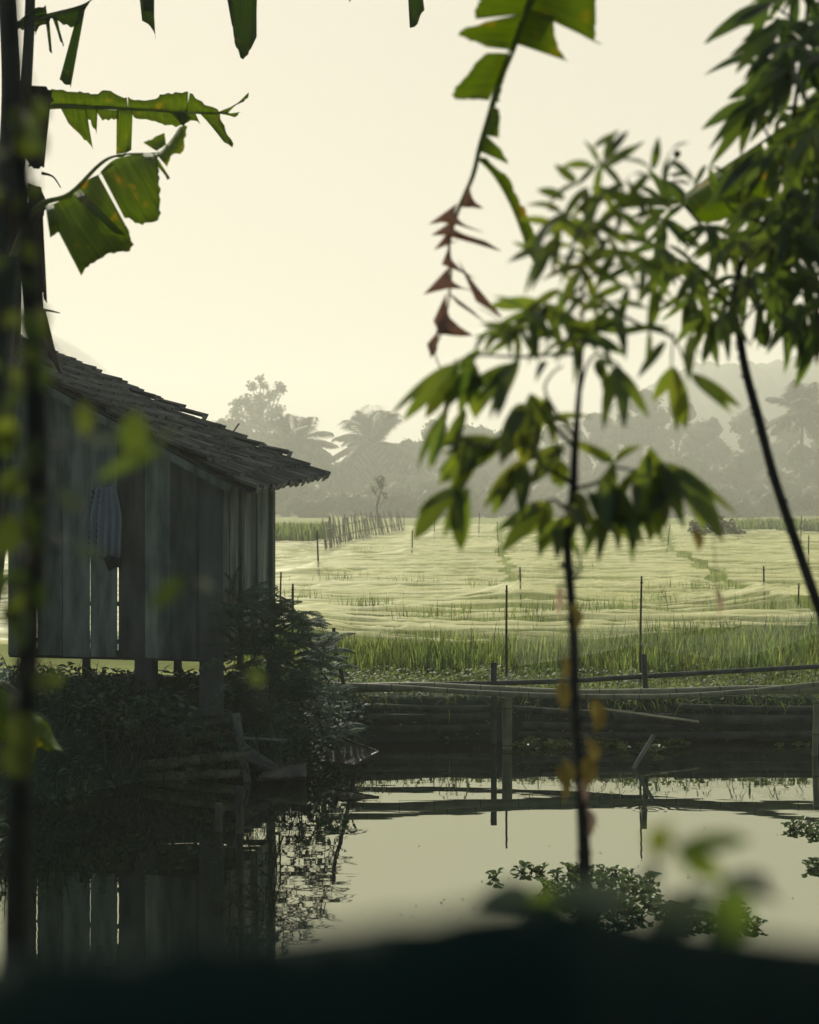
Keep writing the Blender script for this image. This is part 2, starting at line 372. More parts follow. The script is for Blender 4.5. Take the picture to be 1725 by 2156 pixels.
# ================================================================== RICE FIELD
def net_front(x): return np.interp(x, [-40, -1.3, 0.5, 2.3, 3.0, 4.5, 6.4, 8, 40], [22.7, 22.5, 22.4, 22.6, 23.2, 24.4, 25.8, 26.0, 25.5])
def net_z(x, y):
    wv = y + 1.2 * fbm(x * .10, y * .2, 1.5)
    a = .5 + .5 * math.sin(2 * math.pi * wv / 1.9 + 2.2 * fbm(x * .12, y * .13, 9))
    amp = .45 + .55 * (.5 + fbm(x * .2, y * .12, 22))
    rg = 1 - abs(fbm(x * .11 + 3, y * .75, 4, 2)) * 2.4      # thin pulled ridges
    rg2 = 1 - abs(fbm(x * .24 + y * .12, y * 1.5 - x * .06, 14, 2)) * 2.4
    z = .78 + .055 * amp * a ** 2.5 + .10 * max(0, rg) ** 4 + .05 * max(0, rg2) ** 4 + .03 * fbm(x * .3, y * .35, 31)
    fold = min(1.0, max(max(0, rg) ** 6, .85 * max(0, rg2) ** 7, .7 * amp * a ** 9))
    return z, fold
# stakes: (column, top row, base row or None, distance, lean px)
STK = [(1067, 1232, 20.1, 0, .017), (1351, 1213, 20.05, 2, .016), (1095, 1194, 33.5, -2, .022), (1608, 1192, 32, -4, .022), (1682, 1228, 30.5, 2, .02),
       (1411, 1104, 66, 8, .022), (1047, 1098, 73, -4, .022), (617, 1229, 23.4, 1, .022), (592, 1204, 26, 1, .018), (668, 1116, 47, -4, .03), (869, 1116, 62, 1, .03),
       (1703, 1127, 52, 0, .025), (1688, 1085, 85, 3, .03), (1146, 1086, 95, 0, .03), (1010, 1080, 100, 2, .03), (915, 1082, 95, 0, .03)]
tents = []
for (px, py, D, ln, r) in STK:
    p = P(px, py, D); tents.append((p.x, p.y))
def net_h(x, y):
    z, fold = net_z(x, y)
    for (tx, ty) in tents[2:]:
        d2 = (x - tx) ** 2 + ((y - ty) * .7) ** 2
        if d2 < 6: e = math.exp(-math.sqrt(d2) / .7); z += .42 * e; fold = max(fold, .8 * e * (.5 + .5 * math.sin(math.atan2(y - ty, x - tx) * 9)))
    return z, fold
m = mat('bird_net', (.80, .80, .45), (.92, .90, .58), .55, .4, .9, (1, 2.2, 1), trans=.5, alpha=.5, thr=(.3, .7))
M['net'] = m
# patchy weave: alpha varies a little along the folds
n = m.node_tree; ms = [x for x in n.nodes if x.type == 'MIX_SHADER'][-1]
ge = n.nodes.new('ShaderNodeNewGeometry'); mp = n.nodes.new('ShaderNodeMapping'); mp.inputs['Scale'].default_value = (.14, .55, 1)
nz = n.nodes.new('ShaderNodeTexNoise'); nz.inputs['Scale'].default_value = 2.2; nz.inputs['Detail'].default_value = 6; n.links.new(ge.outputs['Position'], mp.inputs[0]); n.links.new(mp.outputs[0], nz.inputs['Vector'])
mr = n.nodes.new('ShaderNodeMapRange'); mr.inputs[1].default_value = .35; mr.inputs[2].default_value = .68; mr.inputs[3].default_value = .02; mr.inputs[4].default_value = .24
n.links.new(nz.outputs[0], mr.inputs[0])
uvn = n.nodes.new('ShaderNodeUVMap'); uvn.uv_map = 'UVMap'; sxn = n.nodes.new('ShaderNodeSeparateXYZ'); n.links.new(uvn.outputs[0], sxn.inputs[0])   # folds, where the mesh lies double
man = n.nodes.new('ShaderNodeMath'); man.operation = 'MULTIPLY_ADD'; man.inputs[1].default_value = .66; man.use_clamp = True; n.links.new(sxn.outputs[0], man.inputs[0]); n.links.new(mr.outputs[0], man.inputs[2]); n.links.new(man.outputs[0], ms.inputs[0])
def seam1(y): return 1.14 * np.interp(y / 1.14, [20, 33, 36, 42, 50, 58, 66, 140], [2.9, 2.35, 2.45, 2.75, 3.15, 3.5, 4.1, 8.8]) + .16 * math.sin(y * .9)
def seam2(y): return 1.14 * np.interp(y / 1.14, [20, 29, 36, 44, 52, 59, 140], [7.0, 7.0, 7.7, 8.9, 10.0, 10.6, 25]) + .22 * math.sin(y * .7 + 1)
def net_far(px): return 1.15 * np.interp(px, [0, 640, 700, 850, 900, 1500, 1600, 1725, 2500], [72, 74, 80, 128, 140, 140, 112, 100, 95])
yy = [22.0]
while yy[-1] < 165: yy.append(yy[-1] + (.10 if yy[-1] < 38 else .16 if yy[-1] < 64 else .4 if yy[-1] < 90 else .8))
def make_net(lo, hi, label, y0, nx):
    mb = MB(); rows = []; uvr = []
    for y in yy:
        if y < y0: continue
        xl, xh = lo(y), hi(y)
        row = []
        for j in range(nx):
            t = j / (nx - 1); x = xl + (xh - xl) * t
            zz, fo_ = net_h(x, y); row.append((x, y, zz)); uvr.append((fo_, 0.0))
        rows.append(row)
    # keep only the cells inside the net's outline
    nr = len(rows); vs = [p for r in rows for p in r]; fs = []
    for i in range(nr - 1):
        for j in range(nx - 1):
            q = rows[i][j]
            px = HX + q[0] / q[1] * F
            if q[1] < net_front(q[0]) + .25 * fbm(q[0] * .8, 2.2) or q[1] > net_far(px): continue
            fs.append((i * nx + j, i * nx + j + 1, (i + 1) * nx + j + 1, (i + 1) * nx + j))
    mb.add(vs, fs, 0, uvr)
    o = mb.build('field_net', M['net']); bm_clean(o)
    return tag(o, label, 'bird net', 'bird nets over the rice')
def bm_clean(o):
    import bmesh
    bm = bmesh.new(); bm.from_mesh(o.data)
    bmesh.ops.delete(bm, geom=[v for v in bm.verts if not v.link_faces], context='VERTS'); bm.to_mesh(o.data); bm.free()
make_net(lambda y: -8 - .32 * y, lambda y: seam1(y) - .03 if y > 38 else min(8.0, seam1(38) + (38 - y) * 1.2), 'pale bird net beside the hut, reaching to the near edge of the crop', 22.0, 190)
make_net(lambda y: seam1(y) + .42, lambda y: seam2(y) - .05, 'pale bird net between the two dark seams in the middle of the rice field', 34.0, 90)
make_net(lambda y: seam2(y) + .62, lambda y: seam2(y) + 8 + .3 * y, 'pale bird net on the far side of the slanting seam, beyond the thorny stem', 25.0, 110)

# loose skirt of net sagging in front of the crop between two posts
mb = MB(); rows = []
A = [(1090, 1400), (1200, 1385), (1290, 1366), (1352, 1354)]; B_ = [(1352, 1354), (1430, 1374), (1530, 1384), (1620, 1368), (1725, 1330), (1800, 1325)]
for line in (A, B_):
    pts = smooth([P(x, y, 19.6) for x, y in line], 6); rows = []
    for k in range(7):
        rows.append([p + Vector((0, .09 * k * k * .6, -.05 * math.sin(k * 1.2) + .028 * k + .012 * fbm(p.x * 3, k * .7))) for p in pts])
    mb.grid(rows)
M['net_thin'] = mat('thin_net', (.5, .6, .42), (.65, .72, .5), .5, .4, 3, trans=.4, alpha=.07)
tag(mb.build('field_net', M['net_thin']), 'thin loose net sagging from a post in front of the tall rice', 'bird net', 'bird nets over the rice')

# stakes standing in the rice
STL = ['tall thin stake in front of the crop edge, nearest the middle of the pond', 'tall thin pointed stake rising behind the short post of the thin net', 'short dark stake holding up the net beside the middle seam',
       'dark stake lifting a tent of net beyond the thorny stem', 'short stake in the rice, close beside the thorny stem', 'leaning thin stake at the head of the slanting seam', 'thin stake at the head of the winding middle seam',
       'stake beside the hut fern with a knob on top', 'thin stake right against the hut corner', 'small leaning stake on the net edge before the stick fence', 'small upright stake on the shiny far net',
       'small far stake behind the thorny stem', 'thin far stake near the pale rice strip', 'tiny far stake behind the sapling stem', 'tiny far stake under the drooping leaves', 'tiny far stake past the end of the stick fence']
for (px, py, D, ln, r), lab in zip(STK, STL):
    t = P(px, py, D); b0 = Vector((t.x - ln / F * D, t.y, .38))
    mb = MB(); pts = smooth([b0, b0.lerp(t, .5) + Vector((rnd.uniform(-.012, .012), 0, 0)), t], 4)
    mb.tube(pts, [r * 1.15, r, r * .8], 7)
    mb.tube([t - Vector((0, 0, .10)), t - Vector((0, 0, .085))], [r * 1.35, r * 1.35], 7)
    tag(mb.build('stake', M['stake']), lab, 'stake', 'stakes in the rice field')

# rice: tall uncovered blades in front, sparse tips pushing through the net behind
def gz(x, y): return float(ground_z(np.array([x]), np.array([y]))[0])
mb = MB()
N_ = 0
while N_ < 11000:
    y = rnd.uniform(20.7, 32); x = rnd.uniform(-2.6, 9.2)
    nf = float(net_front(x))
    if y > nf + 1.2: continue
    if y > 23 and rnd.random() > .55: continue
    d = fbm(x * .9, y * .9, 2)
    if d < -.25 and rnd.random() < .6: continue
    edge = min(1, (y - 20.6) / .6)
    mb.blade((x, y, .45), rnd.uniform(.26, .56) * (.55 + .45 * edge) * (1 + .55 * d + .25 * fbm(x * 4, y * 4)), rnd.uniform(.012, .028), rnd.uniform(0, 6.28), rnd.uniform(.05, .5)); N_ += 1
for k in range(16000):
    y = 22.4 + 55 * rnd.random() ** 1.9; x = rnd.uniform(-.13 - .3 * 0, .36) * y - .6
    x = (rnd.uniform(560, 1760) - HX) / F * y
    if fbm(x * .35, y * .16, 7) < .02: continue
    mb.blade((x, y, .46), rnd.uniform(.34, .56), rnd.uniform(.008, .014), rnd.uniform(0, 6.28), rnd.uniform(.05, .3))
for (px, py, n_, s) in ((1010, 1245, 30, .5), (1480, 1250, 60, 1.0), (1290, 1290, 60, .9), (840, 1235, 40, 1.0), (1200, 1200, 40, 1.0), (720, 1230, 40, .8), (1560, 1285, 60, .8), (1390, 1275, 50, .7), (1640, 1290, 60, .7), (870, 1315, 40, .5), (1110, 1310, 50, .6), (780, 1290, 70, .8), (960, 1310, 50, .5), (770, 1165, 40, .9), (1190, 1300, 60, .7), (640, 1270, 30, .5)):
    D = 2.25 * F / (py - HY)
    for k in range(n_ * 2):
        q = P(px, py, D); mb.blade((q.x + rnd.gauss(0, s * .5), q.y + rnd.gauss(0, .5), .46), rnd.uniform(.45, .78), rnd.uniform(.014, .024), rnd.uniform(0, 6.28), rnd.uniform(.05, .45))
o = mb.build('rice', M['rice']); tag(o, 'bright green young rice standing behind the pond bank', 'rice', kind='stuff')

# rice strips far away on the right, beyond the nets
mb = MB()
for (px0, px1, D0, D1, n_) in ((1545, 1900, 128, 150, 3400), (560, 700, 90, 115, 1800)):
    for k in range(n_):
        y = rnd.uniform(D0, D1); x = (rnd.uniform(px0, px1) - HX) / F * y
        mb.blade((x, y, .4), rnd.uniform(.9, 1.6), rnd.uniform(.10, .2), rnd.uniform(0, 6.28), rnd.uniform(.1, .5))
tag(mb.build('tall_grass', M['rice']), 'far strips of tall grass between the nets and the trees', 'grass', kind='stuff')

# low leafy ground cover with wet leaves on top of the bank
mb = MB()
for k in range(9500):
    x = rnd.uniform(-1.2, 8.4); y = 18.05 + 3.0 * rnd.random() ** 1.1
    if fbm(x * 1.3, y * 1.5, 12) < -.3: continue
    z = gz(x, y) + rnd.uniform(.0, .05 + .13 * min(1, (y - 18) / 1.6)) * (1 + .5 * fbm(x * 1.2, y))
    a = rnd.uniform(0, 6.28); L_ = rnd.uniform(.04, .10); d = Vector((math.cos(a), math.sin(a), rnd.uniform(-.3, .6)))
    mb.leaf((x, y, z), Vector((x, y, z)) + d * L_, L_ * rnd.uniform(.35, .6), (rnd.uniform(-.5, .5), rnd.uniform(-.5, .5), 1), .15, .15, 3)
for k in range(2600):
    x = rnd.uniform(-.9, 8.2); y = rnd.uniform(18.05, 21.0)
    mb.blade((x, y, gz(x, y)), rnd.uniform(.08, .15 + .09 * min(1, (y - 18) / 2)), rnd.uniform(.006, .014), rnd.uniform(0, 6.28), rnd.uniform(.2, .9))
for k in range(900):   # blades hanging over the edge of the bank
    x = rnd.uniform(-.8, 7.5); 
    if fbm(x * 1.5, 3.3) < -.05: continue
    p = Vector((x, 18.0 + rnd.uniform(-.05, .1), rnd.uniform(.45, .75)))
    d = Vector((rnd.uniform(-.6, .6), -rnd.uniform(.1, .5), rnd.uniform(-.8, .2))); mb.leaf(p, p + d * rnd.uniform(.15, .38), rnd.uniform(.008, .018), (0, -.3, 1), .2, .1, 5)
tag(mb.build('bank_grass', M['cover']), 'low wet leafy cover on top of the far bank', 'ground cover', kind='stuff')

# ================================================================== FAR: stick fence, trees
mb = MB()
fence = thing('stick_fence', 'long row of leaning sticks at the far end of the shiny net', 'fence', P(770, 1128, 88))
for k in range(60):
    t = k / 59; px = 688 + 165 * t + rnd.uniform(-2, 2); D = 70 + 55 * t; 
    b0 = P(px, 1150 - 45 * t, D); b0.z = .6; tp = P(px - 9 + rnd.uniform(-6, 8), 1094 - 16 * t + rnd.uniform(-8, 8), D)
    mb = MB(); mb.tube([b0, tp], [.042, .03], 5); mb.build('stick', M['far_stick'], fence)
mb = MB()
for h in (.35, .7):
    pts = []
    for k in range(12):
        t = k / 11; D = 70 + 55 * t; p = P(688 + 165 * t, 1100, D); p.z = .7 + 1.6 * h * (1 + .3 * t); pts.append(p + Vector((0, .06, 0)))
    mb = MB(); mb.tube(pts, .03, 5); mb.build('rail', M['far_stick'], fence)

def far_tree(name, px, ytop, wpx, D, label, lobes=None, n=1100, gap=.0, q=None, trunk=True, base=None, mt='far_tree', cs=.80):
    rr = random.Random(int(px * 7 + ytop))
    s = D / F; c0 = P(px, 1100, D); c0.z = .6
    root = thing(name, label, 'tree', c0, 'trees and palms beyond the rice field')
    H = CAM_Z + (HY - ytop) * s - .6; Wd = wpx * s
    tb = MB()
    top = c0 + Vector((rr.uniform(-.3, .3), 0, H * .8))
    if trunk:
        tb.tube(smooth([c0 - Vector((0, 0, .3)), c0 + Vector((rr.uniform(-.4, .4), 0, H * .4)), top], 4), [H * .028, H * .02, H * .008], 7)
    cr = MB(); q = q or max(.28, min(1.3, Wd * .05))
    if lobes is None:
        lobes = []
        for k in range(rr.randint(20, 26)):
            a = rr.uniform(0, 6.28); u = rr.random() ** .6; zz = rr.uniform(.08, .93)
            rad = Wd / 2 * u * min(1, 1.25 * math.cos(max(0, zz - .35) * 2.2)) 
            lobes.append((math.cos(a) * rad, math.sin(a) * rad, H * zz, Wd * rr.uniform(.14, .24)))
        lobes.append((0, 0, H * .9, Wd * .16))
    tot = sum(l[3] ** 2 for l in lobes)
    for (lx, ly, lz, lr) in lobes:
        lc = c0 + Vector((lx, ly, lz))
        if trunk: tb.tube([c0 + Vector((0, 0, max(H * .2, lz * .6))), lc], [H * .007, H * .003], 5)
        core = []    # dense inner mass of the lobe
        for a_i in range(10):
            th = math.pi * a_i / 9; core.append([lc + Vector((math.cos(b_i / 14 * 6.2832) * math.sin(th), math.sin(b_i / 14 * 6.2832) * math.sin(th), math.cos(th) * .85)) * lr * cs * (1 + .55 * fbm(lx + th * 2.4, math.cos(b_i / 14 * 6.2832) * 2, lz + math.sin(b_i / 14 * 6.2832) * 2)) for b_i in range(15)])
        if lr > 1.2: cr.grid(core)
        for k in range(int(n * lr * lr / tot)):
            v = Vector((rr.gauss(0, 1), rr.gauss(0, 1), rr.gauss(0, .8))).normalized() * lr * (rr.random() ** .4)
            p = lc + v; sz = q * rr.uniform(.5, 1.2)
            if fbm(p.x * .5, p.z * .5, p.y * .4) < gap - .6: continue
            d = Vector((rr.uniform(-1, 1), rr.uniform(-1, 1), rr.uniform(-.8, .5))).normalized(); nn = Vector((rr.uniform(-1, 1), rr.uniform(-1, 1), rr.uniform(-.2, 1)))
            cr.leaf(p, p + d * sz, sz * .7, nn, .1, .1, 2)
    if trunk: tb.build('trunk', M['far_trunk'], root)
    cr.build('crown', M[mt], root)
    return root

def palm(px, yc, ytop, rpx, D, label, nf=22):
    rr = random.Random(int(px)); s = D / F
    base = P(px, 1100, D); base.z = .5; c = P(px, yc, D)
    root = thing('palm_tree', label, 'palm', base, 'trees and palms beyond the rice field')
    Rr0 = rpx * s; tb = MB(); tb.tube(smooth([base, base.lerp(c, .5) + Vector((rr.uniform(-.3, .3), 0, 0)), c], 5), [Rr0 * .055, Rr0 * .04, Rr0 * .035], 8); tb.build('trunk', M['far_trunk'], root)
    cr = MB(); Rr = rpx * s; up = (yc - ytop) * s
    for k in range(nf):
        a = 2 * math.pi * k / nf * 2.4 + rr.uniform(-.2, .2); el = rr.uniform(-.45, 1.2) if k > 8 else rr.uniform(1.0, 1.42)
        L_ = Rr * rr.uniform(.95, 1.25) if el < .9 else max(up, Rr * .9) * rr.uniform(.85, 1.1)
        d = Vector((math.cos(a) * math.cos(el), math.sin(a) * math.cos(el), math.sin(el)))
        pts = [c + d * L_ * t + Vector((0, 0, -L_ * (.50 - .34 * max(0, math.sin(el)) ** 2) * t ** 2.2)) for t in np.linspace(0, 1, 9)]
        cr.tube(pts, [.012 * Rr, .007 * Rr, .003 * Rr], 4)
        for i in range(1, 27):
            t = i / 27; f = t * 8; i0 = int(f); p = pts[i0].lerp(pts[min(i0 + 1, 8)], f - i0)
            ax = (pts[min(i0 + 1, 8)] - pts[i0]).normalized(); sd_ = ax.cross(Vector((0, 0, 1)))
            if sd_.length < .1: sd_ = Vector((1, 0, 0))
            sd_.normalize(); ll = Rr * .44 * math.sin(math.pi * (.12 + .84 * t)) ** .7
            for sg in (-1, 1):
                q = p + (sd_ * sg * .75 + ax * .55 + Vector((0, 0, -.38))).normalized() * ll * rr.uniform(.8, 1.1)
                cr.leaf(p, q, .55 * Rr / 4.5, Vector((0, 0, 1)), .06, .1, 2)
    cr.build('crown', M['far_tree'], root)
    return root
palm(788, 935, 856, 108, 410, 'palm standing alone against the sky in the gap beside the hut roof', 38)
palm(622, 938, 872, 98, 390, 'palm with drooping fronds just above the low end of the hut roof', 32)
palm(1690, 868, 800, 88, 360, 'tall palm behind the thorny stem at the edge of the wood', 30)
palm(655, 1000, 950, 60, 400, 'small low palm between the two taller palms', 18)
palm(1120, 985, 930, 62, 410, 'low palm half hidden by the sapling leaves', 18)
# tall sparse tree with separate clumps, above the roof
s = 470 / F
lob = [((x - 550) * s, 0, CAM_Z + (HY - y) * s - .6, r * s) for (x, y, r) in
       ((548, 798, 9), (532, 812, 11), (556, 812, 10), (588, 816, 13), (572, 832, 14), (596, 822, 8), (545, 835, 12), (520, 842, 16), (500, 850, 14), (556, 850, 16), (530, 862, 18), (495, 872, 16), (575, 868, 16), (590, 862, 10), (545, 885, 24), (510, 895, 24), (575, 895, 20), (540, 925, 34), (500, 930, 30), (580, 935, 30))]
far_tree('tall_tree', 550, 790, 120, 470, 'tall open tree with separate leaf clumps above the hut roof', lob, 5200, 0.0, 1.2, cs=.42)
TR = [(470, 880, 100, 170, 'broad tree right behind the hut roof'), (700, 985, 90, 160, 'low round tree between the two palms'), (860, 925, 110, 165, 'tree standing against the lone palm'),
      (925, 885, 110, 175, 'tall rounded tree behind the leftmost drooping sapling leaves'), (1010, 895, 120, 170, 'wide tree behind the sapling, left of its stem'), (1090, 905, 110, 175, 'tree with level crown close behind the sapling stem'),
      (1175, 890, 110, 165, 'tree seen through the middle of the sapling'), (1265, 868, 110, 170, 'feathery topped tree beside the sapling stem'), (1345, 826, 120, 165, 'highest dark tree below the hill'),
      (1425, 838, 120, 170, 'broad tree next to the highest tree below the hill'), (1500, 872, 100, 160, 'rounded tree left of the thorny stem'), (1580, 850, 100, 165, 'tree crossed by the thorny stem'),
      (1640, 872, 90, 170, 'tree between the thorny stem and the tall palm'), (1760, 862, 110, 165, 'tall tree at the right end of the wood'), (1830, 830, 130, 170, 'tree at the very end of the wood, cut by the frame'),
      (960, 985, 130, 145, 'low bushy tree in front of the wood, behind the green hanging leaves'), (1200, 985, 140, 145, 'low bushy tree behind the sapling fork'), (1420, 960, 150, 145, 'wide low tree under the highest tree'),
      (1560, 965, 130, 142, 'low tree with pale gaps near the thorny stem'), (1700, 955, 140, 142, 'low tree with pale gaps at the right end'), (752, 968, 110, 165, 'rounded tree filling the gap left of the lone palm'), (600, 1010, 120, 140, 'low bush row under the drooping palm'), (850, 1010, 120, 145, 'low tree behind the stick fence')]
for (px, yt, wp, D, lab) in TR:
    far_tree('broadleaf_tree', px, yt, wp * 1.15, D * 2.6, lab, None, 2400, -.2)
far_tree('slender_tree', 800, 1006, 46, 165, 'slender small tree with a dark knot of leaves beside the stick fence', [(.0, 0, 5.4, .7), (-.6, 0, 4.2, .5), (.7, 0, 3.6, .45), (0.2, 0, 4.8, .5)], 200, 0, .4, cs=.3)
far_tree('dark_bush', 1500, 1052, 90, 108, 'dark rounded bush at the far end of the nets, below the drooping leaves', [(-1.1, 0, .7, .8), (0, 0, 1.1, .9), (1.0, 0, .8, .8), (1.8, 0, .4, .5)], 900, 0, .32, trunk=False)
for k, (px, yt) in enumerate(((1060, 1080), (1300, 1078), (1620, 1062), (750, 1075), (930, 1075))):
    far_tree('dark_bush', px, yt - 20, 140, 300, ['hazy hedge bush at the foot of the wood behind the sapling stem', 'hazy hedge bush at the foot of the wood below the fork leaves', 'hazy hedge bush at the foot of the wood near the thorny stem', 'hazy hedge bush behind the stick fence', 'hazy hedge bush past the end of the stick fence'][k],
             [(dx, 0, rnd.uniform(.8, 3.6), rnd.uniform(1.9, 3.1)) for dx in np.linspace(-13, 13, 11)], 1100, 0, .6, trunk=False)

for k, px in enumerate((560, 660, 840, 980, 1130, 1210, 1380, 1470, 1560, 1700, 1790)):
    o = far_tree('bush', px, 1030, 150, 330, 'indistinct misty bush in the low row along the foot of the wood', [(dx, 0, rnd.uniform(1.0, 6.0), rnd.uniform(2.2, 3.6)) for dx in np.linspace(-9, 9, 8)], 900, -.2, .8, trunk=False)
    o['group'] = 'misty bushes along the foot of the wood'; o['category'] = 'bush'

# ================================================================== WOODEN HUT
TH = R(12.0); HC = Vector((-2.12, 16.0, 0)); HL = Vector((-math.cos(TH), math.sin(TH), 0)); HD = Vector((math.sin(TH), math.cos(TH), 0))
def Hh(t, d, z): return HC + HL * t + HD * d + Vector((0, 0, z))
def hbox(mb, t0, t1, d0, d1, z0, z1, zt0=None, zt1=None, mi=0, ti=0.0):
    """box in hut space; top may slope from zt0 (at t0) to zt1 (at t1); ti narrows the top"""
    a = z1 if zt0 is None else zt0; b = z1 if zt1 is None else zt1
    mb.hexa([Hh(t0, d0, z0), Hh(t1, d0, z0), Hh(t1, d1, z0), Hh(t0, d1, z0), Hh(t0 - ti, d0, a), Hh(t1 + ti, d0, b), Hh(t1 + ti, d1, b), Hh(t0 - ti, d1, a)], mi)
def t_of(px): a = (px - HX) / F; return (-2.12 - 16 * a) / (math.cos(TH) + math.sin(TH) * a)
def wall_top(t): return 3.24 + .531 * t
hut = thing('wooden_hut', 'weathered grey plank hut on stilts with a sagging tiled roof, at the pond edge', 'hut', Hh(1.3, 1.0, .95))
# front wall of upright planks with light gaps
edges = [18, 77, 132, 190, 248, 305, 358, 413]
gap = [0, .026, .014, .020, .022, .004, .004, .005]
mb = MB(); T = [t_of(e) for e in edges] + [t_of(420)]
for i in range(8):
    t1, t0 = T[i], T[i + 1]
    gl = gap[i] / 2; gr = (gap[i + 1] / 2) if i < 7 else .002
    jd = rnd.uniform(-.008, .008); zb = 1.255 + rnd.uniform(-.008, .010) - .012 * (1 - i / 8)
    if i in (5,):  # a split plank: two narrow boards
        tm = t0 + (t1 - t0) * .45
        for (a, b_) in ((t0 + gr, tm - .0025), (tm + .0025, t1 - gl)):
            hbox(mb, a, b_, jd, jd + .022, zb, 0, wall_top(a), wall_top(b_)); jd += .004
        continue
    for kk in range(1):
        # widen slightly towards the top so that the gaps close upwards
        hbox(mb, t0 + gr, t1 - gl, jd, jd + .022, zb, 0, wall_top(t0), wall_top(t1), ti=min(gl, gr) * .75)
mb.build('front_wall', M['wood_grey'], hut, smooth_=False)
mb = MB()
hbox(mb, -.035, .245, -.034, -.006, .62, 0, 3.20, 3.31)
mb.build('corner_board', mat('corner_board', (.04, .055, .055), (.085, .105, .098), .88, .2, 4.0, (1, 1, .3), bump=.4), hut, smooth_=False)
# side wall turned away to the right
mb = MB(); d = .02
for k, wd in enumerate((.25, .20, .30, .24, .26, .22, .28)):
    zb = 1.22 + rnd.uniform(-.02, .02); jt = (-.012 if k % 2 else .0) + rnd.uniform(-.004, .004)
    hbox(mb, jt, jt + .022, d + .006, d + wd - .006, zb, 3.27 + .03 * d); d += wd
mb.build('side_wall', M['wood_grey'], hut, smooth_=False)
mb = MB(); hbox(mb, -.055, .03, d - .02, d + .09, .6, 3.34); hbox(mb, -.045, .02, .60, .66, 1.1, 3.26)
mb.build('side_post', M['wood_grey'], hut, smooth_=False)
# far and left walls, open low down behind
mb = MB(); dd = d + .03
for k in range(9):
    t0 = .05 + k * .285; hbox(mb, t0, t0 + .28, dd, dd + .02, 2.62 + .05 * (k % 3), 0, wall_top(t0) + .05, wall_top(t0 + .28) + .05)
mb.build('back_wall', M['wood_dark'], hut, smooth_=False)
mb = MB(); q = .03
for k in range(6):
    hbox(mb, 2.60, 2.62, q, q + .315, 2.45 if k else 1.24, wall_top(2.6)); q += .325
mb.build('left_wall', M['wood_dark'], hut, smooth_=False)
mb = MB()
for k in range(9): hbox(mb, .02 + k * .285, .02 + k * .285 + .28, .04, dd - .02, 1.30, 1.325)
mb.build('floor', M['wood_dark'], hut, smooth_=False)
for z_ in (1.40, 1.83, 2.75):
    mb = MB(); hbox(mb, .05, 2.58, .024, .06, z_, z_ + .05); mb.build('cross_rail', M['wood_dark'], hut, smooth_=False)
mb = MB(); hbox(mb, -.02, 2.62, .05, .13, 1.215, 1.295); mb.build('floor_beam', M['wood_dark'], hut, smooth_=False)
mb = MB(); hbox(mb, -.02, 2.62, 1.85, 1.93, 1.22, 1.295); mb.build('floor_beam', M['wood_dark'], hut, smooth_=False)
for (tt, dd_, wd) in ((t_of(318), .06, .29), (2.35, .06, .16), (.06, .06, .12), (1.2, 1.85, .12), (2.45, 1.85, .12)):
    mb = MB(); hbox(mb, tt, tt + wd * .8, dd_, dd_ + wd * .6, .55, 1.28, ti=-.01); mb.build('stilt', M['wood_dark'], hut, smooth_=False)
# roof: one long warped slope of clay tiles
RN, RF = Hh(-.50, -.30, 0), Hh(-.50, 2.79, 0)
def roof_pt(u, v):
    """u 0..1 from the near verge to the far one, v metres up the slope"""
    u_, v_ = u, v
    p = RN.lerp(RF, u_) + HL * v_
    z = (1 - u_) * (3.115 + .524 * v_) + u_ * (3.345 + .431 * v_)
    z += -.045 * math.sin(math.pi * min(1, max(0, u_))) * math.sin(math.pi * min(1, max(0, v_ / 4.3))) + .018 * fbm(u_ * 5, v_ * 1.6, 2)
    p.z = z; return p
mb = MB(); NC, NR, PITCH = 13, 15, .29
prof = [(0, .036), (.08, .058), (.17, .040), (.22, .0), (.60, -.014), (.94, -.002), (1.0, .036)]
for j in range(NR):
    for i in range(NC):
        du = rnd.uniform(-.003, .003); dv = rnd.uniform(-.022, .018); jz = rnd.uniform(-.005, .008); rot = rnd.uniform(-.008, .008)
        lift = 0.0
        if i >= NC - 2 and rnd.random() < .22: lift = rnd.uniform(.01, .05); dv += rnd.uniform(-.04, .04)
        if rnd.random() < .03: lift += rnd.uniform(.02, .05)
        if j == 0: dv *= .8
        top = []; bot = []; lip = []
        for (pu, h) in prof:
            u0 = (i + pu) / NC
            a = roof_pt(u0 + du + rot * .02, j * PITCH + dv); b_ = roof_pt(u0 + du - rot * .02, j * PITCH + dv + PITCH * 1.18)
            up = Vector((.42, -.09, .9))
            lip.append(a + up * (h + jz + lift - .006)); bot.append(a + up * (h + .046 + jz + lift)); top.append(b_ + up * (h - .004 + jz + lift * .6))
        n = len(prof); o = []
        mb.add(lip + bot + top, [(k, k + 1, n + k + 1, n + k) for k in range(n - 1)] + [(n + k, n + k + 1, 2 * n + k + 1, 2 * n + k) for k in range(n - 1)])
roof = mb.build('roof', M['tile'], hut, smooth_=False)
mb = MB(); rows = [[roof_pt(u, v) - Vector((0, 0, .035)) for v in np.linspace(.08, 4.4, 12)] for u in np.linspace(.01, .99, 8)]
mb.grid(rows); mb.build('roof_deck', M['wood_dark'], roof, thick=.012)
mb = MB(); pts = [roof_pt(u, 4.42) + Vector((0, 0, .03)) for u in np.linspace(-.01, 1.01, 10)]; mb.tube(pts, .07, 8); mb.build('ridge_cap', M['tile'], roof)
# a broken tile standing up near the middle of the far edge
mb = MB(); q = roof_pt(.985, 1.32) + Vector((0, 0, .03)); mb.bar(q, q + Vector((.09, .02, .13)), .05, .02); mb.bar(q + HL * .1, q + HL * .25 + Vector((0, 0, .08)), .16, .02); mb.build('broken_tile', M['tile'], roof, smooth_=False)
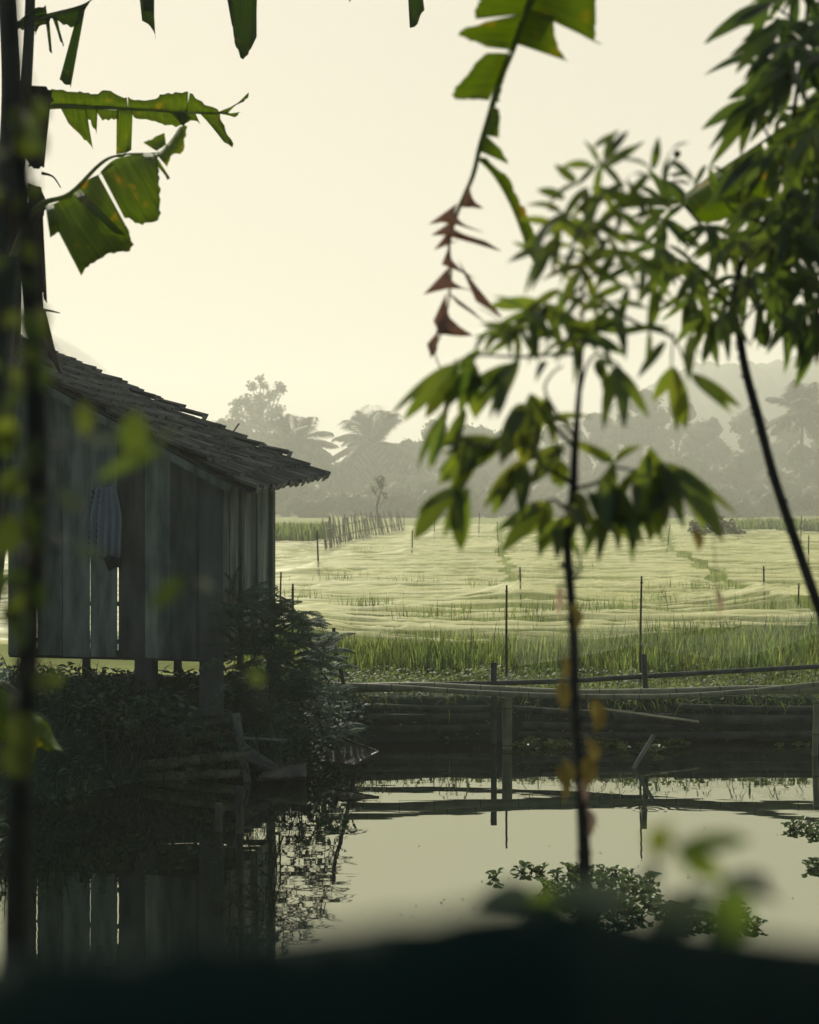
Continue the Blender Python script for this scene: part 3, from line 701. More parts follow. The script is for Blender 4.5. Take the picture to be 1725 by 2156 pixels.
# verge board under the near tile edge, purlins
mb = MB(); a = roof_pt(.02, 4.3) - Vector((0, 0, .12)); b_ = roof_pt(.02, .30) - Vector((0, 0, .10)); mb.bar(a + HD * -.03, b_ + HD * -.03, .025, .085); mb.build('verge_board', M['wood_grey'], hut, smooth_=False)
for v in (.55, 1.5, 2.8, 4.0):
    mb = MB(); mb.bar(roof_pt(.03, v) - Vector((0, 0, .085)), roof_pt(.86, v) - Vector((0, 0, .085)), .06, .07); mb.build('purlin', M['wood_dark'], hut, smooth_=False)
for u in (.12, .5, .9):
    mb = MB(); mb.bar(roof_pt(u, .42) - Vector((0, 0, .16)), roof_pt(u, 4.2) - Vector((0, 0, .16)), .05, .08); mb.build('rafter', M['wood_dark'], hut, smooth_=False)

# shirt hanging on the front wall
def cloth_obj():
    root = thing('hanging_shirt', 'blue grey striped shirt hanging on the hut planks', 'shirt', Hh(t_of(228), -.06, 2.5))
    rows = []
    for i in range(15):
        v = i / 14; z = 3.24 - .84 * v; hw = .09 + .12 * min(1, v * 2.2) ** .7 - .02 * v; row = []
        for k in range(33):
            u = k / 32; ph = u * 6.28 * 4.5 + .6 * math.sin(v * 3)
            dz = .012 * math.sin(k * 1.3) * v + (.05 * math.sin(u * 3.14) if i == 0 else 0)
            row.append(Hh(t_of(229) - hw + 2 * hw * u, -.05 - (.010 + .028 * v) * (1 + math.sin(ph)) , z - dz))
        rows.append(row)
    mb = MB(); mb.grid(rows); body = mb.build('body', M['cloth'], root, thick=.004)
    mb = MB(); rows = []
    for i in range(10):
        v = i / 9; z = 3.16 - .76 * v; hw = .055
        rows.append([Hh(t_of(229) + .13 + .05 * v + hw * (u - .5) * 2, -.035 - .03 * math.sin(u * 9 + v) ** 2 - .015 * v, z) for u in np.linspace(0, 1, 9)])
    mb.grid(rows); m = mat('striped_sleeve', (.012, .018, .024), (.10, .14, .16), .9, .1, 2, thr=(.48, .52))
    n = m.node_tree; wv = n.nodes.new('ShaderNodeTexWave'); wv.inputs['Scale'].default_value = 9; wv.bands_direction = 'DIAGONAL'; wv.inputs['Distortion'].default_value = .6
    tc = [x for x in n.nodes if x.type == 'TEX_COORD'][0]; n.links.new(tc.outputs['Object'], wv.inputs[0]); cr = [x for x in n.nodes if x.type == 'VALTORGB'][0]; n.links.new(wv.outputs[0], cr.inputs[0])
    mb.build('sleeve', m, root, thick=.004)
    mb = MB(); rows = []
    for i in range(7):
        v = i / 6; z = 2.44 - .18 * v
        rows.append([Hh(t_of(238) - .11 + .22 * u * (1 - .35 * v), -.03 - .015 * math.sin(u * 14) ** 2, z + .02 * math.sin(u * 5)) for u in np.linspace(0, 1, 13)])
    mb.grid(rows); mb.build('lower_hem', M['cloth_stripe'], root, thick=.004)
    mb = MB(); mb.tube([Hh(t_of(229), -.06, 3.27), Hh(t_of(229), .02, 3.275)], .008, 6); mb.build('nail', M['stake'], root)
cloth_obj()

# ================================================================== BANK VEGETATION
mb = MB(); k = 0
while k < 10500:
    x = rnd.uniform(-5.5, -.45); y = rnd.uniform(9.0, 18.2); 
    sdv = float(pond_sd(np.array([x]), np.array([y]))[0])
    if sdv < .05 or sdv > 3.0: continue
    if y > 16.2 and x < -1.2 and rnd.random() < .6: continue
    z = gz(x, y); 
    under_hut = (Vector((x, y, 0)) - Vector((HC.x, HC.y, 0))).dot(HD) > -.05 and x < -1.9
    a = rnd.uniform(0, 6.28)
    hmax = .07 if under_hut else .36
    if rnd.random() < .45: mb.blade((x, y, z - .03), rnd.uniform(.15, 1) * hmax * 1.5, rnd.uniform(.007, .016), a, rnd.uniform(.2, 1.2), droop=.4)
    else:
        p = Vector((x, y, z + rnd.uniform(0, .8) * hmax)); L_ = rnd.uniform(.06, .15); d_ = Vector((math.cos(a), math.sin(a), rnd.uniform(-.5, .6)))
        mb.leaf(p, p + d_ * L_, L_ * rnd.uniform(.25, .5), (rnd.uniform(-.4, .4), rnd.uniform(-.6, .2), 1), .15, .15, 4)
    k += 1
for k in range(260):   # long arching dry blades
    x = rnd.uniform(-4.4, -1.0); y = rnd.uniform(14.6, 16.0); z = gz(x, y)
    if float(pond_sd(np.array([x]), np.array([y]))[0]) < .05: continue
    mb.blade((x, y, z), rnd.uniform(.4, .75), rnd.uniform(.010, .016), rnd.uniform(0, 6.28), rnd.uniform(.6, 1.3), droop=.45)
for k in range(420):   # weeds growing through and over the bamboo pile
    q = P(rnd.uniform(230, 640), 1600, rnd.uniform(15.2, 15.5)); a = rnd.uniform(0, 6.28); z_ = rnd.uniform(.02, .55)
    mb.blade((q.x, q.y - .02, z_), rnd.uniform(.12, .34), rnd.uniform(.008, .016), a, rnd.uniform(.4, 1.5), droop=.5)
tag(mb.build('undergrowth', M['under']), 'dark tangled undergrowth on the bank below the hut', 'undergrowth', kind='stuff')

def frond(mb, base, tip, wd, arch=.2, n=20, mi=0):
    base = Vector(base); tip = Vector(tip); ax = tip - base; L_ = ax.length
    pts = [base + ax * t + Vector((0, 0, arch * L_ * 4 * t * (1 - t) * .6)) for t in np.linspace(0, 1, 9)]
    mb.tube(pts, [.006, .004, .0015], 4, mi)
    for i in range(2, n + 1):
        t = i / (n + .5); f = t * 8; i0 = min(int(f), 7); p = pts[i0].lerp(pts[i0 + 1], f - i0); d = (pts[i0 + 1] - pts[i0]).normalized()
        s = d.cross(Vector((rnd.uniform(-.3, .3), -.35, 1))).normalized(); ll = wd * math.sin(math.pi * (.18 + .80 * t)) ** .8
        for sg in (-1, 1):
            q = p + (s * sg + d * .45 + Vector((0, 0, -.18))).normalized() * ll * rnd.uniform(.85, 1.1)
            mb.leaf(p, q, L_ / n * .95, (0, -.3, 1), .05, .1, 3, mi)
fern = thing('fern_bush', 'dark feathery fern bush growing against the right corner of the hut', 'fern', P(590, 1470, 16.2))
mb = MB(); st = MB()
for k in range(310):
    px = rnd.uniform(475, 705); py = np.interp(px, [470, 540, 600, 650, 705], [1250, 1245, 1280, 1318, 1362]) + 200 * rnd.random() ** 1.2; D = rnd.uniform(15.4, 16.6)
    b0 = P(px, py, D); a = rnd.uniform(-2.9, .35); L_ = rnd.uniform(.20, .42)
    dv = Vector((math.cos(a * .9) * 1.0 if rnd.random() < .7 else rnd.uniform(-1, 1), rnd.uniform(-.7, .4), rnd.uniform(-.35, .55))).normalized()
    frond(mb, b0, b0 + dv * L_, .085, rnd.uniform(.1, .3), 18)
for (px, py, tx, ty, D) in ((600, 1300, 660, 1325, 15.9), (600, 1330, 692, 1318, 15.8), (610, 1350, 690, 1345, 15.9), (560, 1300, 612, 1265, 16.0), (540, 1260, 585, 1240, 16.1), (490, 1240, 505, 1190, 16.0), (500, 1260, 470, 1205, 15.9), (520, 1290, 545, 1225, 16), (620, 1380, 700, 1390, 15.7), (620, 1340, 680, 1300, 16.0)):
    frond(mb, P(px, py, D), P(tx, ty, D - .1), .09, .22, 22)
for k in range(4):
    b0 = P(570 + k * 9, 1500, 16.0 + rnd.uniform(-.3, .3)); b0.z = .75
    st.tube(smooth([b0, P(560 + k * 10 + rnd.uniform(-20, 20), 1380, 16.1), P(545 + k * 14, rnd.uniform(1230, 1330), 16.1)], 4), [.012, .008, .004], 5)
st.build('stems', M['twig'], fern); mb.build('fronds', M['fern'], fern)
def leafy_bush(name, label, cat, cx, cy, rx, ry, D, dd_, n, L0, L1, mt, wr=.45):
    c = P(cx, cy + ry, D); root = thing(name, label, cat, c); mb = MB(); st = MB()
    b0 = Vector((c.x, c.y, gz(c.x, c.y) - .05))
    for s_ in range(9):
        a = rnd.uniform(0, 6.28); q = P(cx + rx * .8 * math.cos(a), cy + ry * .8 * math.sin(a), D + rnd.uniform(-dd_, dd_))
        st.tube(smooth([b0, b0.lerp(q, .5) + Vector((0, 0, .08)), q], 4), [.010, .006, .003], 5)
        for k in range(n // 9):
            t = rnd.uniform(.15, 1.08); p = b0.lerp(q, t) + Vector((rnd.gauss(0, .09), rnd.gauss(0, .09), rnd.gauss(0, .08))); L_ = rnd.uniform(L0, L1); a2 = rnd.uniform(0, 6.28)
            d_ = Vector((math.cos(a2), math.sin(a2), rnd.uniform(-.6, .7))).normalized()
            mb.leaf(p, p + d_ * L_, L_ * wr, (rnd.uniform(-.5, .5), rnd.uniform(-.8, .1), 1), .12, .15, 5)
    st.build('stems', M['twig'], root); mb.build('foliage', M[mt], root); return root
leafy_bush('leafy_bush', 'small broad leaved bush between the fern and the bamboo rail', 'bush', 690, 1455, 48, 62, 16.7, .4, 560, .06, .14, 'under')
leafy_bush('leafy_bush', 'dark leafy weed hanging over the water above the mesh tray', 'bush', 650, 1530, 55, 45, 15.9, .4, 900, .06, .13, 'under')
leafy_bush('leafy_bush', 'low dark leafy bush under the plank floor of the hut', 'bush', 240, 1478, 100, 36, 15.5, .4, 500, .05, .10, 'under')
leafy_bush('leafy_bush', 'dark bush at the foot of the hut corner board', 'bush', 420, 1495, 110, 46, 15.5, .4, 600, .06, .14, 'under')

# ================================================================== BAMBOO RAILS, POSTS, BITS ON THE BANKS
def bamboo(name, pts, r, label, cat, mt='bamboo', group=None, seg=.34, hollow=0.0, k=8):
    pts = smooth(pts, k); L_ = sum((pts[i + 1] - pts[i]).length for i in range(len(pts) - 1))
    mb = MB(); rr = []; off = rnd.uniform(0, .3)
    fine = []
    for i in range(len(pts) - 1):
        for j in range(3): fine.append(pts[i].lerp(pts[i + 1], j / 3))
    fine.append(pts[-1]); tap = rnd.uniform(.8, .92)
    mb.tube(fine, [r * (1 - (1 - tap) * i / len(fine)) for i in range(len(fine))], 10, 0, True, hollow)
    s_ = off; acc = 0; i = 0
    while s_ < L_ - .04:
        while i < len(fine) - 2 and acc + (fine[i + 1] - fine[i]).length < s_: acc += (fine[i + 1] - fine[i]).length; i += 1
        d = (fine[i + 1] - fine[i]).normalized(); q = fine[i] + d * (s_ - acc); rn = r * (1 - (1 - tap) * i / len(fine))
        mb.tube([q - d * .008, q - d * .002, q + d * .004], [rn * 1.01, rn * 1.13, rn * 1.02], 10, 1)
        s_ += seg * rnd.uniform(.85, 1.15)
    return tag(mb.build(name, [M[mt], M['bamboo_node']]), label, cat, group)
G = 'bamboo rails along the far bank'
bamboo('bamboo_rail', [P(690, 1442, 17.25), P(830, 1447, 17.25), P(1000, 1458, 17.25), P(1200, 1466, 17.25), P(1400, 1466, 17.25), P(1560, 1457, 17.25), P(1725, 1440, 17.2), P(1950, 1418, 17.1)], .034, 'slender bamboo rail along the pond edge, lowest and nearest of the rails', 'rail', 'bamboo', G)
bamboo('bamboo_rail', [P(735, 1449, 17.6), P(880, 1446, 17.6), P(1000, 1451, 17.6), P(1200, 1460, 17.55), P(1400, 1458, 17.5), P(1600, 1452, 17.5), P(1800, 1452, 17.5)], .060, 'thick pale bamboo rail lying just behind the slender rail', 'rail', 'bamboo', G, .5)
bamboo('bamboo_rail', [P(700, 1442, 18.35), P(950, 1440, 18.35), P(1180, 1434, 18.3), P(1370, 1423, 18.3), P(1560, 1412, 18.3), P(1725, 1403, 18.3), P(1950, 1390, 18.3)], .033, 'dark thin bamboo rail on the grass, rising to the right, farthest of the rails', 'rail', 'bamboo_dark', G)
def post(px0, y0, px1, y1, D, r, label, mt='bamboo_dark', z1=None, name='bamboo_post', D1=None, hollow=.75):
    a = P(px0, y0, D); b = P(px1, y1, D1 or D); 
    b = b + (b - a).normalized() * .5
    return bamboo(name, [a, a.lerp(b, .5), b], r, label, 'post', mt, None, .4, hollow, 5)
post(1040, 1395, 1040, 1570, 17.85, .040, 'dark upright post rising above the rails under the tall stake', 'bamboo_dark')
post(1068, 1469, 1068, 1577, 17.42, .066, 'short thick pale bamboo post standing in the water below the rails', 'bamboo')
post(1356, 1377, 1364, 1560, 18.0, .034, 'thin dark post holding the sagging thin net behind the rails', 'bamboo_dark')
post(1720, 1474, 1716, 1590, 17.0, .038, 'bamboo post at the right edge of the picture', 'bamboo')
# leaning crooked stick at the bank corner
mb = MB(); mb.tube(smooth([P(703, 1322, 17.0), P(705, 1365, 17.0), P(715, 1400, 17.0), P(730, 1470, 16.9), P(742, 1540, 16.8), P(752, 1580, 16.8), P(760, 1610, 16.8)], 4), [.020, .024, .026, .022, .026, .028, .03], 8)
mb.tube([P(712, 1398, 17), P(722, 1390, 16.97)], [.018, .008], 6)
tag(mb.build('stick', M['stake']), 'crooked stick leaning at the bank corner by the leafy bush', 'stick')
mb = MB(); mb.bar(P(1377, 1548, 16.15), P(1330, 1625, 16.15), .045, .020, (0, -1, 0)); tag(mb.build('lath', M['board_pale'], smooth_=False), 'slanting lath stuck in the water in front of the far hyacinths', 'lath')
# retaining poles below the rails
RET = [((790, 1488), (1050, 1490), 17.95, .045, 'upper horizontal bamboo in the bank wall left of the thick post'), ((760, 1510), (1045, 1506), 17.92, .050, 'middle horizontal bamboo in the bank wall left of the thick post'), ((740, 1532), (1040, 1530), 17.95, .045, 'lowest horizontal bamboo in the bank wall left of the thick post'),
       ((1080, 1492), (1330, 1502), 17.95, .045, 'upper horizontal bamboo in the bank wall right of the thick post'), ((1290, 1508), (1760, 1514), 17.9, .062, 'thickest long bamboo in the bank wall, in the right part'), ((1100, 1527), (1480, 1524), 17.93, .048, 'middle bamboo of the bank wall right of the thick post'), ((1090, 1548), (1800, 1543), 17.97, .05, 'lowest long bamboo of the bank wall, close above the far hyacinths'), ((1420, 1488), (1800, 1492), 17.98, .045, 'upper bamboo of the bank wall in the right part')]
for (a, b, D, r, lab) in RET:
    pa, pb = P(*a, D), P(*b, D); bamboo('bamboo_pole', [pa, pa.lerp(pb, .5) - Vector((0, 0, .02)), pb], r, lab, 'pole', 'bamboo_dark', 'bamboo poles holding the far bank', .4, .8)
mb = MB(); mb.bar(P(1262, 1492, 17.75), P(1472, 1520, 17.72), .05, .018, (0, -.4, 1)); tag(mb.build('lath', M['bamboo'], smooth_=False), 'pale split lath lying aslant on the bank wall', 'lath')
# stacked bamboo on the left bank
LB = [((330, 1548), (507, 1511), 15.40, .060, 0, 'topmost pale bamboo of the stack on the left bank, sloping to the upright'), ((392, 1562), (492, 1541), 15.50, .052, .75, 'short bamboo with an open end in the middle of the left stack'), ((270, 1578), (478, 1570), 15.6, .045, 0, 'middle bamboo buried in grass in the left stack'),
      ((255, 1618), (530, 1586), 15.36, .058, .72, 'long bamboo second from the water in the left stack'), ((235, 1640), (508, 1628), 15.36, .055, .75, 'bamboo with a round open end nearest the water in the left stack'), ((300, 1600), (470, 1612), 15.5, .035, 0, 'thin bamboo between the two lowest of the left stack')]
for (a, b, D, r, h, lab) in LB:
    pa, pb = P(*a, D + .2), P(*b, D); bamboo('bamboo_pole', [pa, pa.lerp(pb, .5), pb], r, lab, 'pole', 'bamboo_dark' if h == 0 and r != .055 else 'bamboo', 'bamboo poles stacked on the left bank', .45, h)
mb = MB(); mb.bar(P(497, 1502, 15.38), P(522, 1648, 15.38), .075, .05, (0, -1, 0)); tag(mb.build('wooden_upright', M['board_pale'], smooth_=False), 'leaning pale upright at the end of the left bamboo stack', 'post')
mb = MB(); mb.bar(P(503, 1553, 15.3), P(605, 1558, 15.25), .026, .02, (0, -1, 0)); tag(mb.build('lath', M['board_pale'], smooth_=False), 'thin pale lath sticking out sideways from the left upright', 'lath')
mb = MB(); mb.bar(P(515, 1568, 15.35), P(602, 1628, 15.2), .04, .02, (0, -1, 0)); tag(mb.build('lath', M['board_pale'], smooth_=False), 'slanting lath running down to the pale sack', 'lath')
mb = MB(); mb.bar(P(522, 1592, 15.32), P(622, 1632, 15.15), .13, .03, (0, -.5, 1)); tag(mb.build('plank', M['sack'], smooth_=False), 'broad rotten plank ending at the pale sack', 'plank')
mb = MB(); rows = []
for i in range(9):
    v = i / 8
    rows.append([P(545 + 100 * u, 1642 - 40 * math.sin(math.pi * (.05 + .9 * v)) * (.35 + .65 * u ** .7) + 8 * v, 15.15 + .45 * (v - .3)) + Vector((.02 * fbm(u * 5, v * 5), 0, .03 * fbm(u * 4, v * 4, 3))) for u in np.linspace(0, 1, 10)])
mb.grid(rows); tag(mb.build('sack', M['sack'], thick=.01), 'crumpled pale sack half in the water beside the left stack', 'sack')
# wire mesh tray over the water
tray = thing('mesh_tray', 'black wire mesh tray tilted over the water at the bank corner', 'tray', P(720, 1585, 16.0))
c = [P(650, 1598, 15.9), P(742, 1611, 15.55), P(797, 1583, 15.75), P(702, 1546, 16.2)]
for i in range(4):
    mb = MB(); mb.bar(c[i], c[(i + 1) % 4], .022, .022); mb.build('frame', M['stake'] if i in (0, 2, 3) else M['mesh_wire'], tray, smooth_=False)
mb = MB()
for k in range(1, 26):
    t = k / 26; mb.tube([c[0].lerp(c[1], t), c[3].lerp(c[2], t)], .0026, 4, cap=False); mb.tube([c[0].lerp(c[3], t), c[1].lerp(c[2], t)], .0026, 4, cap=False)
mb.build('wire_mesh', M['mesh_wire'], tray)
# bamboo stubs standing in the pond
def stub(px, y0, y1, r, label, br=None):
    D = CAM_Z * F / (y1 - HY); a = P(px, y0, D); b = a.copy(); b.z = -.4
    root = thing('bamboo_stub', label, 'post', (a.x, a.y, 0)); mb = MB(); mb.tube(smooth([b, b.lerp(a, .5), a], 4), r, 10, 0, True, .75)
    
    mb.tube([a - Vector((0, 0, .12)), a - Vector((0, 0, .105))], r * 1.12, 10)
    mb.build('pole', M['bamboo_dark'], root)
    if br:
        s_ = MB(); q = P(br[0], br[1], D - .02); s_.tube([P(px, br[2], D), q], [r * .5, r * .35], 7); s_.build('side_shoot', M['bamboo_dark'], root)
stub(505, 1656, 1754, .034, 'bamboo stub with a short side shoot standing in the dark water', (492, 1660, 1692))
stub(461, 1691, 1750, .032, 'shorter jagged bamboo stub left of the one with a side shoot', (472, 1705, 1722))

# ================================================================== WATER HYACINTHS
def rosette(size, seed):
    rr = random.Random(seed); mb = MB()
    for k in range(rr.randint(8, 12)):
        a = k * 2.4 + rr.uniform(-.4, .4); el = rr.uniform(.15, 1.1); L_ = size * rr.uniform(.5, 1.0)
        d = Vector((math.cos(a) * math.cos(el), math.sin(a) * math.cos(el), math.sin(el))); p = d * L_ * .7 + Vector((0, 0, .005))
        mb.tube(smooth([Vector((0, 0, -.02)), d * L_ * .35 + Vector((0, 0, .0)), p], 2), [size * .05, size * .07, size * .03], 5)
        t = p + Vector((math.cos(a), math.sin(a), rr.uniform(-.1, .9))).normalized() * size * rr.uniform(.5, .72)
        wd = size * rr.uniform(.5, .68); nrm = Vector((-math.cos(a) * .5, -math.sin(a) * .5, 1)); ax = t - p; dd = ax.normalized(); nrm = (nrm - dd * nrm.dot(dd)).normalized(); sd_ = dd.cross(nrm); rows = []
        for i in range(8):
            u = i / 7; h = wd / 2 * (math.sin(math.pi * (u * .86 + .10)) ** .55) if 0 < i < 7 else .004
            c_ = p + ax * u - nrm * (.22 * wd * (u - .3) ** 2 * 2); rows.append([c_ - sd_ * h + nrm * h * .45, c_ - sd_ * h * .5 + nrm * h * .08, c_, c_ + sd_ * h * .5 + nrm * h * .08, c_ + sd_ * h + nrm * h * .45])
        mb.grid(rows)
    me = mb.build('water_hyacinth', M['hyacinth']); return me
protos = [rosette(.10, s_) for s_ in range(5)]; used = set()
def put(px, py, D=None, sc=1.0, label='', group=''):
    D = D or CAM_Z * F / (py - HY); p = P(px, py, D); p.z = .0
    i = rnd.randrange(5)
    if i in used: o = protos[i].copy(); COL.objects.link(o)
    else: o = protos[i]; used.add(i)
    o.location = p; o.rotation_euler = (rnd.uniform(-.12, .12), rnd.uniform(-.12, .12), rnd.uniform(0, 6.28)); s_ = sc * rnd.uniform(.8, 1.2); o.scale = (s_, s_, s_)
    tag(o, label, 'water plant', group)
LB_ = [('water hyacinth rosette in the large floating mat at the foot of the thin sapling', 'water hyacinths in the large floating mat'), ('water hyacinth rosette in the string trailing from the mat toward the right corner', 'water hyacinths in the trailing string'),
       ('dark little water hyacinth in the row under the far bank wall', 'water hyacinths under the far bank'), ('water hyacinth drifting at the right edge of the pond, just below the rail reflections', 'water hyacinths drifting at the right edge')]
for (px, py) in ((1175, 1850), (1200, 1838), (1225, 1833), (1250, 1835), (1275, 1842), (1300, 1845), (1325, 1850), (1350, 1862), (1375, 1862), (1190, 1868), (1215, 1862), (1240, 1860), (1262, 1865), (1290, 1866), (1315, 1872), (1340, 1880), (1368, 1884), (1205, 1885), (1230, 1888), (1255, 1890), (1280, 1888), (1305, 1895), (1330, 1902), (1355, 1905), (1380, 1902), (1250, 1912), (1275, 1915), (1300, 1918), (1325, 1925), (1345, 1930), (1260, 1935), (1290, 1940), (1320, 1948), (1175, 1885), (1150, 1870), (1225, 1910), (1195, 1905)):
    put(px + rnd.uniform(-6, 6), py + rnd.uniform(-4, 4), None, rnd.uniform(.8, 1.05), *LB_[0])
put(1042, 1848, None, .95, 'single water hyacinth rosette floating left of the mat, leftmost of all', 'water hyacinths beside the mat')
for (px, py) in ((1100, 1836), (1122, 1832), (1140, 1836)): put(px, py, None, .8, 'water hyacinth in the little group of three left of the large mat', 'water hyacinths in the little group')
for (px, py) in ((1400, 1915), (1420, 1925), (1438, 1918), (1455, 1932), (1470, 1940), (1440, 1945), (1495, 1945), (1520, 1950), (1545, 1912), (1560, 1930), (1572, 1945), (1590, 1952), (1550, 1950)): put(px, py, None, rnd.uniform(.75, 1.0), *LB_[1])
for (px, py) in ((1668, 1745), (1685, 1740), (1702, 1748), (1720, 1744), (1738, 1748), (1715, 1758), (1755, 1752)): put(px, py, None, .85, *LB_[3])
for (px, py) in ((1706, 1830), (1722, 1826), (1740, 1834)): put(px, py, None, .85, 'water hyacinth at the right edge, lower of the two drifting groups', 'water hyacinths in the lower edge group')
for k in range(46):
    px = rnd.uniform(1082, 1440); put(px, rnd.uniform(1566, 1577) + (8 if 1310 < px < 1400 and rnd.random() < .5 else 0), None, rnd.uniform(.75, 1.1), *LB_[2])
for px in (1680, 1700, 1640): put(px, 1572, None, .7, *LB_[2])

# specks of leaf litter lying on the water
mb = MB()
for k in range(260):
    px = rnd.uniform(560, 1740); py = 1590 + 420 * rnd.random() ** 1.3; D = CAM_Z * F / (py - HY); p = P(px, py, D); p.z = .003
    if fbm(p.x * .9, p.y * .9, 8) < .12: continue
    a = rnd.uniform(0, 6.28); L_ = rnd.uniform(.012, .035); mb.leaf(p, p + Vector((math.cos(a), math.sin(a), .05)) * L_, L_ * .6, (0, 0, 1), .08, .1, 3)
tag(mb.build('floating_litter', M['under']), 'tiny leaf specks lying on the pond', 'litter', kind='stuff')

# ================================================================== BANANA PLANTS
def rs(pts, m):
    pts = smooth([Vector((p[0], p[1], 0)) for p in pts], 6); L_ = [0]
    for i in range(1, len(pts)): L_.append(L_[-1] + (pts[i] - pts[i - 1]).length)
    return [(float(np.interp(t, L_, [p.x for p in pts])), float(np.interp(t, L_, [p.y for p in pts]))) for t in np.linspace(0, L_[-1], m)]
def panel(mb, A, B, DA, DB, bulge=.05, m=None, n=6, rag=3.0, u0=0.0, mi=0):
    """one strip of leaf blade hanging between the midrib line A and its outer edge B, bent in depth"""
    LA = sum(math.dist(A[i], A[i + 1]) for i in range(len(A) - 1)); LBn = sum(math.dist(B[i], B[i + 1]) for i in range(len(B) - 1))
    m = m or max(6, int(max(LA, LBn) / 7)); a = rs(A, m); b = rs(B, m); rows = []
    for i in range(m):
        row = []; jx, jy = rnd.uniform(-rag, rag), rnd.uniform(-rag, rag)
        for k in range(n + 1):
            v = k / n; D = DA + (DB - DA) * v + bulge * math.sin(math.pi * v) + .012 * DA * .2 * fbm(i * .35, v * 2, DA)
            row.append(P(a[i][0] * (1 - v) + (b[i][0] + jx) * v, a[i][1] * (1 - v) + (b[i][1] + jy) * v, D))
        rows.append(row)
    mb.grid(rows, mi, lambda i, k: (u0 + i / m * LA / 120, k / n))
def banana_leaf(parent, rib, D, r0, panels, mt='banana', ribmat='midrib', r1=.10):
    mb = MB()
    for pn in panels: panel(mb, *pn)
    lf = mb.build('leaf', M[mt], parent, thick=.0012)
    if rib:
        rb = MB(); Ds = D if hasattr(D, '__len__') else [D] * len(rib)
        rb.tube(smooth([P(x, y, d) for (x, y), d in zip(rib, Ds)], 5), [r0, r0 * .75, r0 * .45, r0 * r1 * 1.6, r0 * r1], 8); rb.build('midrib', M[ribmat], lf)
    return lf
D1 = 9.5
bA = thing('banana_plant', 'tall banana plant at the left edge with a torn leaf held level above the hut', 'banana plant', (-3.15, 9.6, .75))
mb = MB(); mb.tube(smooth([Vector((-3.12, 9.6, .55)), P(-25, 1150, 9.6), P(8, 700, 9.55), P(18, 330, 9.5)], 6), [.13, .12, .11, .075], 14); mb.build('pseudostem', M['pseudostem'], bA)
mb = MB(); mb.tube(smooth([P(30, 420, 9.5), P(50, 250, 9.48), P(62, 60, 9.45), P(66, -120, 9.45)], 5), [.05, .036, .03], 9); mb.build('petiole', M['pseudostem'], bA)
mb = MB(); mb.tube(smooth([P(14, 420, 9.45), P(24, 200, 9.42), P(16, 0, 9.4), P(10, -130, 9.4)], 5), [.07, .06, .05], 9); mb.build('petiole', M['pseudostem'], bA)
banana_leaf(bA, [(40, 300), (70, 235), (110, 224), (200, 226), (300, 231), (420, 239), (482, 238)], D1, .030, [
    ([(108, 222), (180, 224), (270, 228)], [(104, 188), (150, 192), (205, 196), (222, 188), (268, 208)], D1, D1 - .12, .04),
    ([(270, 228), (330, 232), (395, 236)], [(268, 206), (310, 212), (345, 200), (398, 192)], D1, D1 - .10, .04),
    ([(392, 236), (430, 238), (462, 238)], [(400, 194), (422, 214), (462, 232)], D1, D1 - .06, .03),
    ([(128, 228), (182, 230)], [(140, 250), (152, 268), (172, 285), (198, 318)], D1, D1 + .1, -.05),
    ([(178, 229), (206, 230)], [(186, 250), (196, 262), (203, 280)], D1, D1 + .1, -.04),
    ([(200, 230), (250, 232)], [(218, 254), (250, 250)], D1, D1 + .1, -.04),
    ([(246, 231), (280, 233)], [(244, 330), (260, 328), (274, 318)], D1, D1 + .14, .08),
    ([(276, 232), (330, 235), (392, 238)], [(282, 246), (330, 258), (374, 266), (402, 246)], D1, D1 + .1, -.04),
    ([(360, 236), (412, 239)], [(384, 266), (414, 252), (420, 262)], D1, D1 + .08, -.03),
    ([(418, 236), (440, 238), (464, 239)], [(470, 290), (484, 308), (490, 300), (462, 250)], D1, D1 - .16, .05),
    ([(455, 238), (480, 238)], [(510, 215), (526, 196)], D1, D1 - .05, .03),
    ([(462, 239), (486, 239)], [(492, 248), (508, 234)], D1, D1 + .05, .03)])
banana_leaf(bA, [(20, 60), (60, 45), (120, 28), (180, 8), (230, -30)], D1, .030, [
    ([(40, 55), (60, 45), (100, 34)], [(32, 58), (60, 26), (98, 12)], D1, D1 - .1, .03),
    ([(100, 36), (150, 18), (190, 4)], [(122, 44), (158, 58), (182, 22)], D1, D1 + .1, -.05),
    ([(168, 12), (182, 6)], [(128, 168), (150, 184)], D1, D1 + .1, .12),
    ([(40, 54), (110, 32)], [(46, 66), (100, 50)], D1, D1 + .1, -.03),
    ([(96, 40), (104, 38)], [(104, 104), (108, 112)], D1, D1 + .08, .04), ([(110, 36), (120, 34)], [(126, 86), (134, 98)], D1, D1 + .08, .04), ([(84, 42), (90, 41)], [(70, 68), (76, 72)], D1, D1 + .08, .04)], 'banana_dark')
D2 = 10.2
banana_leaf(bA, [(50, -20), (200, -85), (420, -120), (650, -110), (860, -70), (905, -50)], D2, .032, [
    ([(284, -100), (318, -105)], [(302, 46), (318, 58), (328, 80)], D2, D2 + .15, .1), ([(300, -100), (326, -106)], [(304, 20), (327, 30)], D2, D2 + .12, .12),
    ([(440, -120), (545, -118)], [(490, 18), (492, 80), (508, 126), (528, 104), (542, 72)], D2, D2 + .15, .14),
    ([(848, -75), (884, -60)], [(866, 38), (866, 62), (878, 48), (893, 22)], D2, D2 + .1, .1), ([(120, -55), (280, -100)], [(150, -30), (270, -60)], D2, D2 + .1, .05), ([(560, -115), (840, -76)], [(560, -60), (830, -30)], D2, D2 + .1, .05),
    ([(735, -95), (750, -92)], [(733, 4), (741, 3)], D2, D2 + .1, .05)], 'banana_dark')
mb = MB()   # dead leaves hanging down the stem
